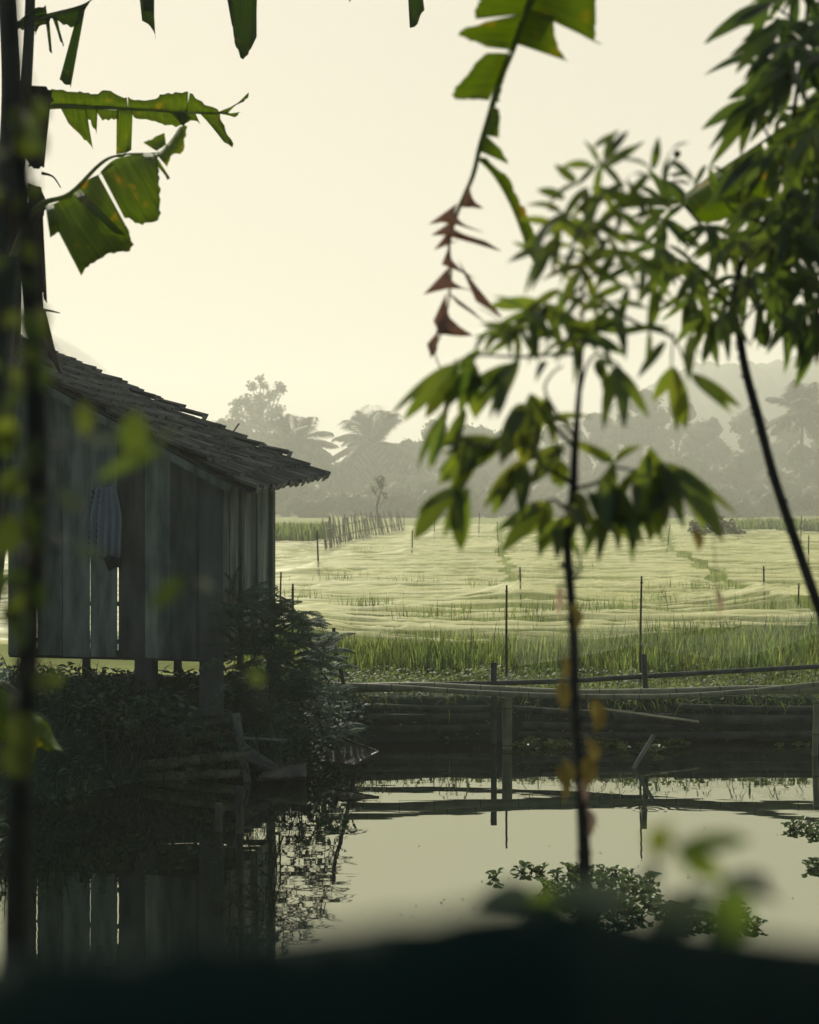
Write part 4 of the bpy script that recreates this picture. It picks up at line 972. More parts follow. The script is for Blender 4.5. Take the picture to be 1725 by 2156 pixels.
for pn in ([( [(40, 170), (75, 185), (110, 190)], [(48, 300), (62, 345), (96, 352)], 9.3, 9.2, .10), ([(62, 180), (98, 182)], [(80, 235), (112, 215)], 9.3, 9.1, .1), ([(70, 330), (88, 330)], [(62, 352), (94, 353)], 9.3, 9.2, .02),
            ([(60, 385), (88, 395)], [(70, 560), (98, 640)], 9.35, 9.25, .15), ([(30, 420), (80, 430)], [(52, 700), (100, 745)], 9.35, 9.2, .12), ([(60, 400), (84, 392)], [(84, 468), (104, 430)], 9.3, 9.15, .1), ([(72, 640), (96, 650)], [(96, 735), (128, 785)], 9.3, 9.15, .06),
            ([(-20, 400), (30, 420)], [(-10, 700), (40, 760)], 9.4, 9.3, .1)]): panel(mb, *pn)
mb.build('dead_leaf', M['banana_dry'], bA, thick=.002)
mb = MB(); mb.tube(smooth([P(90, 365, 9.3), P(112, 372, 9.25), P(128, 395, 9.2)], 4), [.012, .006, .003], 6); mb.build('dry_shred', M['banana_dry'], bA); mb = MB(); mb.tube(smooth([P(90, 652, 9.3), P(104, 654, 9.25), P(126, 659, 9.2)], 4), [.012, .008, .004], 6); mb.build('dry_shred', M['banana_dry'], bA)

D3 = 7.2
bB = thing('banana_plant', 'younger banana plant at the left edge with a fan shaped drooping leaf split in two', 'banana plant', (-2.45, 7.3, 1.1))
mb = MB(); mb.tube(smooth([Vector((-2.5, 7.3, .6)), P(-45, 1250, 7.3), P(-5, 800, 7.25), P(20, 540, 7.2)], 6), [.10, .09, .07, .05], 12); mb.build('pseudostem', M['pseudostem'], bB)
banana_leaf(bB, [(20, 560), (55, 470), (92, 428), (148, 408), (212, 345), (255, 326), (330, 322), (350, 310), (380, 266)], D3, .020, [
    ([(97, 436), (125, 424), (150, 410), (180, 382), (207, 368)], [(170, 578), (186, 560), (230, 534), (279, 522), (262, 468)], D3, D3 - .30, -.06),
    ([(152, 410), (168, 398)], [(238, 490), (268, 498)], D3 - .12, D3 - .40, -.10),
    ([(212, 362), (238, 338), (270, 328), (310, 322), (332, 326)], [(260, 452), (285, 470), (308, 470), (337, 455), (332, 345)], D3, D3 - .22, -.06),
    ([(330, 326), (345, 312), (362, 292), (380, 266)], [(352, 352), (368, 322), (386, 318), (394, 262)], D3, D3 - .12, -.05),
    ([(330, 318), (350, 305)], [(302, 300), (345, 282)], D3, D3 + .08, .03), ([(318, 338), (334, 336)], [(350, 372), (356, 378)], D3, D3 - .05, .05),
    ([(96, 434), (112, 428)], [(104, 500), (130, 488)], D3 - .1, D3 - .25, -.12), ([(205, 372), (214, 364)], [(228, 352), (240, 345)], D3 - .03, D3 - .08, -.02)], 'banana')
D4 = 6.0
bC = thing('banana_sucker', 'small banana sucker low at the left edge with yellow edged drooping leaves', 'banana plant', (-1.9, 6.1, 1.0))
mb = MB(); mb.tube(smooth([Vector((-1.92, 6.1, .6)), P(-60, 1600, 6.0), P(-45, 1460, 6.0)], 5), [.05, .04, .03], 10); mb.build('pseudostem', M['pseudostem'], bC)
banana_leaf(bC, [(-45, 1460), (10, 1440), (60, 1490), (100, 1518), (116, 1555), (140, 1586)], D4, .014, [
    ([(-20, 1448), (20, 1452), (62, 1492)], [(-30, 1560), (10, 1560), (45, 1590)], D4, D4 - .2, -.06), ([(60, 1492), (98, 1518), (114, 1552), (134, 1582)], [(42, 1590), (80, 1575), (100, 1582), (128, 1578)], D4, D4 - .15, -.05),
    ([(68, 1500), (92, 1514)], [(48, 1575), (70, 1604)], D4 - .05, D4 - .2, -.05)], 'banana', 'leaf_pale' if 'leaf_pale' in M else 'midrib')
banana_leaf(bC, [(-45, 1460), (-10, 1440), (30, 1462), (52, 1485)], D4 - .2, .014, [([(-30, 1450), (10, 1448), (50, 1484)], [(-30, 1540), (5, 1520), (40, 1505)], D4 - .2, D4 - .35, -.06)], 'banana', 'leaf_pale')

D5 = 4.0
bR = thing('banana_plant', 'banana plant whose torn leaf with a dry reddish tip hangs down in the open sky', 'banana plant', (2.15, 4.35, 1.3))
mb = MB(); mb.tube(smooth([Vector((2.15, 4.35, 1.1)), Vector((2.13, 4.35, 2.6)), Vector((2.08, 4.33, 4.1)), Vector((1.95, 4.3, 4.9))], 6), [.12, .11, .09, .06], 12); mb.build('pseudostem', M['pseudostem'], bR)
banana_leaf(bR, [(2050, -420), (1700, -620), (1330, -420), (1190, -160), (1128, -30), (1104, 35), (1078, 105), (1052, 170), (1032, 240), (1012, 305), (996, 370), (966, 440), (946, 512), (950, 570), (944, 640), (930, 700), (916, 740), (930, 780), (948, 815), (940, 862)], [4.3, 4.25, 4.15, 4.05] + [4.0] * 16, .016, [
    ([(1195, -170), (1160, -100), (1132, -40)], [(1300, -190), (1290, -80), (1252, -4)], D5, D5 - .15, -.05), ([(1190, -160), (1150, -90), (1122, -20)], [(1080, -190), (1030, -80), (1008, 0)], D5, D5 - .15, -.05),
    ([(1132, -38), (1124, -5), (1114, 22)], [(1256, -8), (1255, 60), (1253, 86), (1272, 97)], D5, D5 - .16, -.06),
    ([(1114, 20), (1100, 55), (1086, 92)], [(1166, 32), (1172, 90), (1196, 131)], D5, D5 - .14, -.05),
    ([(1122, -20), (1112, 8), (1104, 30)], [(1020, -15), (1000, 22), (1004, 38)], D5, D5 - .12, -.04),
    ([(1106, 28), (1092, 60), (1074, 105)], [(1020, 48), (966, 68), (990, 84), (1030, 99)], D5, D5 - .14, -.05),
    ([(1068, 112), (1052, 152), (1036, 196), (1028, 212)], [(1026, 112), (990, 148), (952, 203), (1000, 208)], D5, D5 - .12, -.05),
    ([(1074, 100), (1060, 140), (1046, 180), (1036, 214)], [(1086, 95), (1068, 140), (1056, 185), (1052, 212)], D5, D5 - .05, -.02),
    ([(1034, 222), (1028, 255), (1020, 285)], [(1050, 232), (1052, 262), (1053, 292)], D5, D5 - .05, -.02),
    ([(1024, 285), (1016, 298), (1008, 318)], [(1046, 304), (1058, 322), (1070, 346)], D5, D5 - .06, -.02),
    ([(1002, 332), (1040, 372), (1078, 440), (1112, 530), (1124, 552)], [(1020, 330), (1068, 375), (1104, 440), (1132, 505), (1143, 542)], D5, D5 - .07, -.03)], 'banana')
mb = MB()
for (a, b, c_) in (((997, 372), (982, 405), [(976, 425), (1010, 427)]), ((968, 432), (946, 455), [(918, 465), (940, 462), (1000, 478)]), ((956, 470), (945, 490), [(920, 492), (985, 495), (1026, 518)]), ((950, 490), (946, 505), [(924, 520), (960, 505)]), ((948, 528), (950, 552), [(936, 552), (988, 576)]), ((970, 555), (985, 575), [(996, 618), (1036, 646)]),
                   ((950, 566), (944, 590), [(908, 611), (950, 600), (986, 606)]), ((945, 618), (962, 632), [(985, 650), (1002, 666)]), ((944, 622), (936, 660), [(920, 668), (935, 690), (980, 692)]), ((936, 650), (930, 690), [(922, 696), (950, 697)]), ((928, 700), (918, 730), [(906, 722), (912, 745)]), ((930, 780), (948, 815), [(958, 800), (952, 830)]), ((944, 845), (940, 872), [(932, 878), (938, 886)])):
    mx_, my_ = (a[0] + b[0]) / 2, (a[1] + b[1]) / 2; c_ = [(mx_ + (x - mx_) * 1.4, my_ + (y - my_) * 1.3) for x, y in c_]
    mb = MB(); panel(mb, [(a[0] - 4, a[1] - 5), (b[0] + 2, b[1] + 8)], c_, D5, D5 - .05, -.03, 5, 4, 1.0); mb.build('dry_leaf_shred', M['dry_red'], bR, thick=.0012)
banana_leaf(bR, [(2000, -250), (1900, 60), (1800, 180), (1680, 250), (1600, 303), (1520, 355), (1420, 425)], [4.35, 4.5, 4.6, 4.6, 4.6, 4.6, 4.6], .016, [
    ([(1800, 180), (1720, 228), (1640, 280), (1612, 296)], [(1860, 300), (1760, 340), (1690, 380), (1650, 400)], 4.6, 4.5, -.06), ([(1604, 302), (1540, 342), (1480, 382), (1425, 420)], [(1640, 404), (1580, 440), (1520, 465), (1470, 470)], 4.6, 4.5, -.06)], 'banana')

# ================================================================== SAPLING IN THE MIDDLE
Ds = 3.0
sap = thing('sapling', 'thin young tree with long drooping leaves and dead yellow leaves on its stem', 'sapling', Vector((.30, 2.35, 1.3)))
mb = MB()
main = [(1245, 2700, 2.35), (1240, 2200, 2.45), (1232, 1850, 2.6), (1228, 1740, 2.65), (1222, 1640, 2.7), (1210, 1480, 2.78), (1208, 1330, 2.85), (1198, 1200, 2.92), (1195, 1120, 2.95), (1207, 1040, 3.0), (1210, 960, 3.0), (1217, 860, 3.0), (1225, 740, 3.02), (1228, 600, 3.05), (1240, 460, 3.05), (1266, 340, 3.05)]
mb.tube(smooth([P(*p) for p in main], 5), [.014, .0135, .0125, .0115, .011, .0105, .010, .010, .010, .009, .0075, .0045, .0035, .003, .002], 9)
for k in range(36):
    t = rnd.uniform(0, 1); i = 2 + int(t * 7); f = rnd.random(); q = P(*main[i]).lerp(P(*main[i + 1]), f); a = rnd.uniform(0, 6.28)
    mb.tube([q, q + Vector((math.cos(a), math.sin(a), .4)) * .019], [.008, .003], 5)
def br(pts, r0, r1=.002, m=None):
    (m or mb).tube(smooth([P(*p) for p in pts], 4), [r0, r1], 6)
br([(1211, 945, 3), (1180, 910, 2.97), (1148, 876, 2.95), (1118, 828, 2.95)], .005)
br([(1208, 1020, 3), (1130, 965, 2.94), (1095, 905, 2.92), (1060, 915, 2.9), (1010, 960, 2.9), (975, 1030, 2.88)], .006)
br([(1209, 1030, 3), (1260, 1015, 2.96), (1290, 985, 2.95), (1340, 990, 2.93), (1398, 978, 2.93)], .005)
br([(1200, 1080, 3), (1165, 1052, 2.97), (1150, 1060, 2.95)], .004)
br([(1217, 850, 3), (1236, 770, 3.02), (1262, 745, 3.0), (1305, 770, 2.98)], .004)
br([(1224, 745, 3), (1180, 745, 2.97), (1090, 752, 2.95), (1010, 748, 2.95), (955, 762, 2.93)], .005)
br([(1212, 925, 3), (1150, 830, 2.97), (1160, 790, 2.97), (1185, 770, 2.97)], .003)
br([(1228, 640, 3.03), (1290, 655, 3.05), (1360, 690, 3.05), (1420, 715, 3.03), (1450, 790, 3.0)], .005)
br([(1420, 700, 3.03), (1415, 740, 3.0), (1414, 775, 3.0)], .002)
br([(1229, 600, 3.05), (1180, 640, 3.0), (1110, 670, 3.0), (1050, 700, 3.0)], .004)
br([(1230, 590, 3.05), (1290, 560, 3.1), (1350, 545, 3.1)], .004); br([(1238, 470, 3.05), (1190, 450, 3.05), (1155, 440, 3.02)], .003); br([(1235, 500, 3.05), (1300, 450, 3.1), (1360, 400, 3.1)], .003); br([(1240, 460, 3.05), (1205, 420, 3.05)], .003); br([(1210, 1030, 3.0), (1215, 1075, 2.95), (1190, 1085, 2.95)], .003)
br([(1232, 545, 3.05), (1180, 540, 3.02), (1150, 525, 3.0)], .003); br([(1360, 690, 3.05), (1380, 640, 3.05), (1375, 600, 3.0)], .002); br([(1198, 1190, 2.9), (1205, 1215, 2.88), (1219, 1210, 2.87), (1220, 1150, 2.87)], .004)
mb.build('stem', M['stem'], sap)
lf = MB()
def L2(x0, y0, x1, y1, wpx, D=3.0, dd=None, mi=0, arch=None, M_=None):
    dd = rnd.uniform(-.10, .10) if dd is None else dd
    a = P(x0, y0, D); b = P(x0 + (x1 - x0) * 1.10, y0 + (y1 - y0) * 1.10, D + dd); nrm = Vector((rnd.uniform(-.5, .5), -1, rnd.uniform(.0, .7)))
    (M_ or lf).leaf(a, b, wpx / F * D * 1.12, nrm, rnd.uniform(.02, .10) if arch is None else arch, rnd.uniform(.1, .35), 12, mi, rnd.uniform(.38, .48), rnd.uniform(-.5, .5))
LEAVES = [(955, 765, 858, 876, 30), (985, 752, 1000, 872, 36), (1090, 755, 1036, 872, 28), (1060, 800, 1050, 870, 24), (938, 866, 885, 978, 17), (978, 862, 962, 965, 20), (1058, 922, 932, 1012, 36), (992, 945, 930, 1004, 28), (1100, 848, 1104, 972, 36), (1136, 888, 1108, 976, 26),
          (1098, 968, 1026, 1062, 24), (1100, 975, 1098, 1080, 32), (1090, 980, 1042, 1075, 34), (952, 1030, 878, 1128, 40), (986, 1030, 976, 1140, 32), (1152, 1056, 1062, 1156, 36), (1186, 938, 1128, 992, 36), (1182, 968, 1168, 1016, 30), (1012, 735, 960, 780, 16),
          (1300, 768, 1313, 893, 30), (1256, 757, 1300, 792, 22), (1416, 772, 1378, 838, 26), (1418, 772, 1442, 890, 36), (1458, 788, 1524, 858, 24), (1402, 718, 1348, 790, 20), (1440, 703, 1482, 765, 13), (1291, 972, 1236, 942, 22), (1294, 975, 1346, 942, 19), (1266, 1006, 1272, 1106, 32),
          (1290, 1008, 1262, 1172, 28), (1284, 1015, 1334, 1145, 36), (1262, 1085, 1232, 1166, 20), (1366, 940, 1388, 1116, 38), (1396, 972, 1370, 1126, 46), (1408, 974, 1512, 1126, 46), (1402, 974, 1540, 1075, 24), (1338, 1076, 1392, 1136, 22), (1330, 1100, 1332, 1180, 12),
          (1262, 1020, 1290, 1080, 26), (1300, 1030, 1282, 1110, 26), (1180, 700, 1120, 706, 20), (1120, 690, 1030, 715, 22), (1100, 690, 1010, 700, 16), (1030, 700, 1000, 750, 18), (1225, 705, 1310, 745, 26), (1120, 830, 1160, 900, 24), (1150, 880, 1205, 900, 18), (1236, 690, 1320, 700, 22), (1150, 760, 1130, 800, 14),
          (1205, 1040, 1240, 1090, 30), (1190, 1060, 1230, 1110, 26), (1250, 310, 1300, 280, 14), (1262, 345, 1232, 300, 16), (1268, 345, 1318, 282, 16), (1272, 350, 1330, 310, 16), (1215, 385, 1172, 350, 18), (1190, 420, 1136, 402, 20), (1160, 470, 1128, 545, 22), (1165, 500, 1110, 612, 20), (1150, 520, 1075, 552, 18), (1250, 350, 1188, 352, 20), (1376, 590, 1366, 690, 30), (1290, 700, 1400, 690, 16), (1250, 420, 1230, 520, 18)]
for L_ in LEAVES:
    L2(*L_, D=2.95 + rnd.uniform(-.06, .06))
    if L_[1] > 740 and rnd.random() < .45: L2(L_[0] + rnd.uniform(-4, 4), L_[1] + rnd.uniform(-3, 6), L_[2] + rnd.choice((-1, 1)) * rnd.uniform(24, 46), L_[3] + rnd.uniform(-30, 6), L_[4] * .9, D=2.98 + rnd.uniform(-.05, .05))
    # the dark underside leaf that crosses behind many of them
    if rnd.random() < .25: L2(L_[0] + 4, L_[1] + 3, L_[2] + rnd.uniform(-22, 22), L_[3] + rnd.uniform(-14, 10), L_[4] * .8, D=3.02)
for (x, y, ax, n_) in ((958, 765, 125, 3), (990, 752, 100, 3), (1090, 755, 115, 3), (1060, 790, 110, 2), (940, 868, 115, 2), (1058, 925, 140, 4), (1010, 955, 125, 3), (1098, 850, 95, 3), (1098, 970, 105, 3), (960, 1025, 115, 3), (1120, 835, 100, 3), (1150, 1056, 125, 3), (1186, 940, 130, 3), (1185, 1085, 110, 3),
                       (1303, 770, 85, 2), (1416, 775, 90, 3), (1292, 975, 90, 3), (1285, 1015, 85, 4), (1366, 945, 85, 3), (1402, 975, 65, 4), (1340, 990, 90, 3), (1240, 1030, 80, 3), (1215, 1050, 85, 3), (1265, 745, 75, 2), (1150, 830, 110, 2), (1450, 700, 75, 2)):
    for k in range(max(1, n_ - (1 if rnd.random() < .55 else 0))):
        an = R(ax + rnd.uniform(-34, 34)); l = rnd.uniform(80, 128)
        L2(x + rnd.uniform(-8, 8), y + rnd.uniform(-6, 10), x + math.cos(an) * l, y + math.sin(an) * l, l * rnd.uniform(.2, .27), 2.97 + rnd.uniform(-.08, .08))
def cluster(x, y, n, Lp, D, M_=None, spread=2.2, base=90, mi=0):
    for k in range(n):
        a = R(base + (k - (n - 1) / 2) * spread * 180 / math.pi / max(1, n - 1) + rnd.uniform(-14, 14)); l = Lp * rnd.uniform(.8, 1.35)
        L2(x + rnd.uniform(-5, 5), y + rnd.uniform(-5, 5), x + math.cos(a) * l, y + math.sin(a) * l + .12 * l, l * rnd.uniform(.175, .24), D + rnd.uniform(-.1, .1), rnd.uniform(-.12, .06), mi, rnd.uniform(.04, .16), M_)
for (x, y, n, l, b) in ((1262, 345, 5, 62, 60), (1240, 395, 5, 70, 100), (1190, 450, 5, 66, 130), (1175, 480, 5, 72, 120), (1235, 470, 6, 72, 90), (1300, 440, 5, 76, 70), (1350, 410, 5, 76, 80), (1370, 360, 4, 60, 200), (1405, 340, 3, 52, 20), (1160, 540, 4, 66, 120), (1235, 560, 5, 76, 90), (1300, 530, 5, 80, 90), (1350, 550, 5, 76, 80), (1280, 500, 5, 76, 90),
                        (1230, 620, 5, 72, 90), (1290, 640, 5, 74, 90), (1150, 640, 6, 82, 110), (1110, 650, 6, 76, 120), (1180, 660, 5, 66, 90), (1090, 690, 5, 70, 130), (1060, 690, 4, 64, 140), (1370, 690, 4, 62, 90), (1320, 600, 4, 76, 90), (1240, 690, 4, 66, 70), (1200, 720, 4, 60, 90), (1180, 610, 4, 70, 90), (1270, 400, 5, 66, 80), (1320, 380, 4, 66, 60), (1210, 520, 4, 66, 100), (1190, 1090, 3, 60, 70), (1215, 690, 4, 70, 60)):
    cluster(x, y, max(3, n - 1), l, 3.02, None, 2.6, b)
lf.build('foliage', M['leaf'], sap)
def dry(x0, y0, x1, y1, wpx, D, tw=None, mt='dry'):
    m_ = MB(); a = P(x0, y0, D); b = P(x1, y1, D - .03); 
    m_.leaf(a, b, wpx / F * D * 1.1, (rnd.uniform(-.4, .4), -1, .2), .12, .7, 8, 0, .5, .8)
    o = m_.build('dead_leaf', M[mt], sap)
    if tw: m2 = MB(); m2.tube(smooth([P(*t) for t in tw], 3), .0012, 5); m2.build('stalk', M['twig'], o)
dry(1186, 1432, 1186, 1498, 30, 2.72, [(1208, 1425, 2.8), (1196, 1424, 2.76), (1186, 1434, 2.72)])
dry(1254, 1472, 1252, 1545, 36, 2.7, [(1212, 1468, 2.79), (1240, 1462, 2.74), (1254, 1474, 2.7)])
dry(1240, 1555, 1240, 1612, 36, 2.66, [(1214, 1548, 2.74), (1230, 1546, 2.7), (1240, 1556, 2.66)])
dry(1246, 1590, 1232, 1660, 34, 2.65, [(1218, 1585, 2.72), (1236, 1582, 2.68), (1246, 1592, 2.65)])
dry(1192, 1600, 1180, 1650, 40, 2.62, [(1220, 1605, 2.7), (1204, 1594, 2.66), (1192, 1602, 2.62)])
dry(1172, 1615, 1186, 1690, 32, 2.6, [(1220, 1608, 2.7), (1190, 1606, 2.64), (1172, 1617, 2.6)])
dry(1190, 1380, 1180, 1440, 20, 2.75, [(1208, 1375, 2.83), (1198, 1372, 2.8), (1190, 1382, 2.75)])
dry(1202, 1270, 1212, 1330, 26, 2.8, None, 'dry'); dry(1180, 1230, 1176, 1300, 14, 2.82, [(1200, 1232, 2.88), (1190, 1224, 2.85), (1180, 1232, 2.82)], 'dry_red'); dry(1236, 1700, 1238, 1760, 24, 2.6, None, 'dry_red'); dry(1226, 1640, 1230, 1690, 16, 2.66, None, 'dry_red')
dry(1466, 1116, 1470, 1162, 22, 2.95, [(1440, 1010, 2.95), (1460, 1060, 2.95), (1466, 1118, 2.95)]); dry(1508, 1240, 1512, 1298, 14, 2.95, [(1500, 1110, 2.95), (1506, 1180, 2.95), (1508, 1242, 2.95)], 'dry_red')

# ================================================================== THORNY TREE ON THE RIGHT
Dt = 3.7
tr = thing('thorny_tree', 'dark thorny stemmed small tree with a dense drooping crown filling the top right', 'tree', Vector((1.45, 3.35, 1.3)))
mb = MB(); tm = [(2120, 2500, 3.35), (1950, 1950, 3.45), (1800, 1480, 3.55), (1728, 1290, 3.6), (1672, 1130, 3.65), (1630, 1005, 3.7), (1597, 880, 3.7), (1570, 780, 3.7), (1556, 700, 3.7), (1545, 650, 3.7), (1560, 560, 3.72), (1610, 470, 3.75), (1650, 350, 3.8), (1680, 180, 3.8), (1700, 20, 3.8), (1710, -120, 3.8)]
mb.tube(smooth([P(*p) for p in tm], 6), [.016, .015, .014, .013, .0125, .012, .012, .011, .010, .009, .008, .007, .006, .005, .004], 9)
for i in range(2, 9):
    for k in range(9):
        q = P(*tm[i]).lerp(P(*tm[i + 1]), rnd.random()); a = rnd.uniform(0, 6.28); d = Vector((math.cos(a), math.sin(a) * .6, .3)); mb.tube([q + d * .008, q + d * rnd.uniform(.017, .022)], [.006, .0012], 5)
for pts, r in (([(1556, 690, 3.7), (1600, 640, 3.65), (1640, 660, 3.6), (1655, 720, 3.6)], .004), ([(1548, 650, 3.7), (1510, 620, 3.65), (1450, 600, 3.6), (1400, 560, 3.6)], .006), ([(1545, 645, 3.7), (1520, 645, 3.65), (1490, 655, 3.6)], .004), ([(1560, 560, 3.72), (1500, 500, 3.7), (1440, 430, 3.7), (1400, 370, 3.68), (1422, 335, 3.66)], .006), ([(1580, 530, 3.75), (1640, 560, 3.8), (1720, 600, 3.8)], .006),
               ([(1610, 470, 3.75), (1540, 440, 3.7), (1490, 370, 3.7)], .005), ([(1650, 350, 3.8), (1620, 290, 3.75), (1590, 240, 3.7), (1570, 230, 3.7)], .005), ([(1680, 180, 3.8), (1630, 140, 3.75), (1600, 120, 3.72)], .004), ([(1655, 330, 3.8), (1720, 280, 3.85), (1800, 250, 3.85)], .005), ([(1690, 60, 3.8), (1640, 20, 3.75), (1600, 10, 3.7)], .004), ([(1610, 470, 3.75), (1700, 430, 3.85), (1790, 420, 3.85)], .006), ([(1720, 600, 3.8), (1790, 640, 3.8)], .004), ([(1640, 560, 3.8), (1650, 640, 3.75), (1640, 690, 3.7)], .003)):
    br(pts, r, .0015, mb)
mb.build('trunk', M['stem'], tr)
lf2 = MB()
def inpoly(x, y, poly):
    c = False; n = len(poly)
    for i in range(n):
        ax, ay = poly[i]; bx, by = poly[(i + 1) % n]
        if (ay > y) != (by > y) and x < (bx - ax) * (y - ay) / (by - ay) + ax: c = not c
    return c
CROWN = [(1395, 450), (1450, 440), (1500, 430), (1560, 425), (1610, 410), (1655, 380), (1690, 250), (1600, 240), (1590, 210), (1620, 160), (1630, 60), (1640, -40), (1860, -60), (1860, 640), (1730, 640), (1640, 600), (1560, 610), (1480, 600), (1430, 560), (1390, 500)]
k = 0
while k < 112:
    x = rnd.uniform(1380, 1860); y = rnd.uniform(-60, 650)
    if not inpoly(x, y, CROWN): continue
    if x < 1560 and fbm(x * .018, y * .018, 5) < -.12: continue
    cluster(x, y, rnd.randint(4, 6), rnd.uniform(62, 88), rnd.uniform(3.5, 4.05), lf2, 2.3, 95 + rnd.uniform(-30, 30)); k += 1
for (x, y, n, l, b, s_) in ((1622, 10, 3, 105, 140, .5), (1590, 205, 3, 110, 150, .5), (1600, 200, 3, 100, 120, .4), (1620, 320, 3, 105, 115, .6), (1605, 315, 3, 120, 130, .5), (1650, 300, 5, 110, 110, 1.0), (1490, 650, 6, 78, 95, 1.6), (1520, 655, 5, 74, 90, 1.2), (1600, 635, 3, 80, 85, .8), (1690, 640, 4, 90, 110, .8), (1720, 650, 5, 110, 95, .8), (1780, 640, 5, 110, 95, .8), (1640, 660, 3, 80, 60, .6), (1450, 620, 5, 70, 110, 1.6), (1420, 540, 5, 76, 100, 2.2), (1405, 440, 5, 72, 190, 2.0), (1440, 430, 4, 72, 200, 1.6), (1400, 380, 4, 55, 30, 1.5), (1490, 350, 3, 50, 80, 1.6), (1470, 560, 5, 80, 100, 2), (1660, 120, 5, 100, 130, 1.2), (1640, 60, 4, 90, 140, 1)):
    cluster(x, y, n, l, rnd.uniform(3.55, 3.75), lf2, s_, b)
for L_ in ((1625, 5, 1530, 50, 16), (1630, 5, 1548, 50, 14), (1655, 0, 1560, 50, 12), (1610, 205, 1493, 155, 0), (1600, 110, 1493, 155, 26), (1612, 112, 1560, 200, 30), (1620, 170, 1540, 205, 24), (1630, 175, 1560, 270, 30), (1650, 170, 1595, 265, 34), (1660, 170, 1625, 260, 30), (1540, 700, 1549, 708, 0), (1600, 672, 1612, 728, 32), (1545, 640, 1542, 700, 26)):
    if L_[4]: L2(*L_, D=3.65, M_=lf2)
lf2.build('foliage', M['leaf_dark'], tr)
fl = MB(); fl.tube(smooth([P(1400, 372, 3.68), P(1412, 350, 3.66), P(1424, 332, 3.66)], 3), .0022, 6); fl.tube([P(1428, 318, 3.66), P(1426, 324, 3.66), P(1424, 331, 3.66)], [.006, .0105, .006], 8); fl.build('bud', M['twig'], tr)

# ================================================================== DARK SAPLING AND SOFT LEAVES, LEFT FOREGROUND
Dl = 2.3
vs = thing('slim_tree', 'dark out of focus slim trunk with round yellow green leaves at the left edge', 'tree', Vector((-.42, 1.5, 1.3)))
mb = MB(); vm = [(p_[0], p_[1], p_[2] * .68) for p_ in [(20, 2800, 2.2), (30, 2200, 2.25), (42, 1700, 2.28), (58, 1400, 2.3), (72, 1150, 2.3), (78, 950, 2.3), (70, 700, 2.3), (55, 480, 2.32), (36, 250, 2.35), (28, 100, 2.38), (20, -100, 2.4)]]
mb.tube(smooth([P(*p) for p in vm], 6), [.0165, .015, .014, .013, .0125, .0125, .012, .011, .009, .008, .008], 10)
ll = MB()
def soft(x0, y0, x1, y1, w_, D=2.0, tw=None, mi=0):
    D *= .68; a = P(x0, y0, D); b = P(x1, y1, D + rnd.uniform(-.03, .03)); ll.leaf(a, b, w_ / F * D * 1.15, (rnd.uniform(-.4, .4), -1, .5), .06, .2, 9, mi, .5, rnd.uniform(-.3, .3))
    i = int(np.argmin([abs(v[1] - (y0 - 40)) for v in vm])); q = vm[i]
    pts = tw or [q, ((q[0] + x0) / 2, (q[1] + y0) / 2 - 22, (q[2] + D) / 2), (x0, y0, D)]
    mb.tube(smooth([P(*p) for p in pts], 4), [.0016, .0009], 5)
for a in ((178, 846, 178, 918, 34), (285, 862, 292, 968, 62), (345, 945, 205, 1010, 30, 2.0), (120, 1030, 172, 1078, 34, 2.0, None, 1), (150, 1155, 224, 1170, 30, 2.05, None, 1), (392, 1216, 318, 1284, 36), (70, 1440, 138, 1432, 40), (12, 690, 40, 655, 26), (85, 645, 95, 700, 30, 2.1), (20, 800, 55, 790, 40), (5, 960, 40, 900, 40, 2.1), (10, 1040, 50, 1010, 50, 2.1), (0, 860, 30, 930, 40, 2.1), (30, 1080, 10, 1180, 50, 2.2), (60, 1240, 20, 1330, 40, 2.2), (95, 760, 40, 740, 34, 2.1), (520, 1422, 556, 1438, 26, 2.0), (415, 1226, 450, 1240, 24, 2.0, None, 1), (190, 935, 250, 925, 26, 2.05, None, 1), (30, 1500, 70, 1580, 60, 2.1), (10, 1560, 60, 1640, 60, 2.1), (45, 280, 60, 330, 40, 2.2), (15, 1280, 60, 1260, 30, 2.2), (330, 940, 372, 898, 20, 2.05, None, 1)):
    soft(*a)
for k in range(26):
    x = rnd.uniform(-15, 105); y = rnd.uniform(200, 1300); an = R(rnd.uniform(20, 160)); l = rnd.uniform(45, 85)
    soft(x, y, x + math.cos(an) * l, y + math.sin(an) * l, l * rnd.uniform(.4, .6), rnd.uniform(2.0, 2.35), None, 2)
mb.build('trunk', M['stem'], vs); ll.build('foliage', [M['leaf_soft'], M['leaf_pale'], M['leaf_dark']], vs)

# ================================================================== NEAREST LEAVES AT THE BOTTOM
tp = thing('taro_plant', 'huge dark taro leaf right in front of the lens, filling the bottom of the picture', 'taro plant', Vector((.05, .70, 1.3)))
def taro(mb, ridge, D0, drop, back):
    """a broad blade whose raised fold is seen from below the tip: rises to the ridge, then hangs towards the viewer"""
    pts = smooth([P(x, y, D0 + dz) for (x, y, dz) in ridge], 6); rows = []
    for i, p in enumerate(pts):
        row = []
        for k in range(13):
            v = k / 12
            if v < .25: u = 1 - v / .25; q = p + Vector((0, back * u, -.10 * u * u))
            else: u = (v - .25) / .75; q = p + Vector((0, -.05 * u - .03 * math.sin(u * 3), -drop * (u ** .9)))
            q = q + Vector((0, .004 * fbm(i * .3, v * 3), .0015 * fbm(i * .5, v * 4, 3))); row.append(q)
        rows.append(row)
    mb.grid(rows)
mb = MB(); taro(mb, [(-420, 2110, .10), (-150, 2045, .06), (200, 2008, .02), (560, 1975, 0), (860, 1938, -.02), (1080, 1906, -.02), (1200, 1898, -.02), (1340, 1930, 0), (1500, 1962, .02), (1725, 1985, .05), (2050, 2040, .1)], .46, .14, .09)
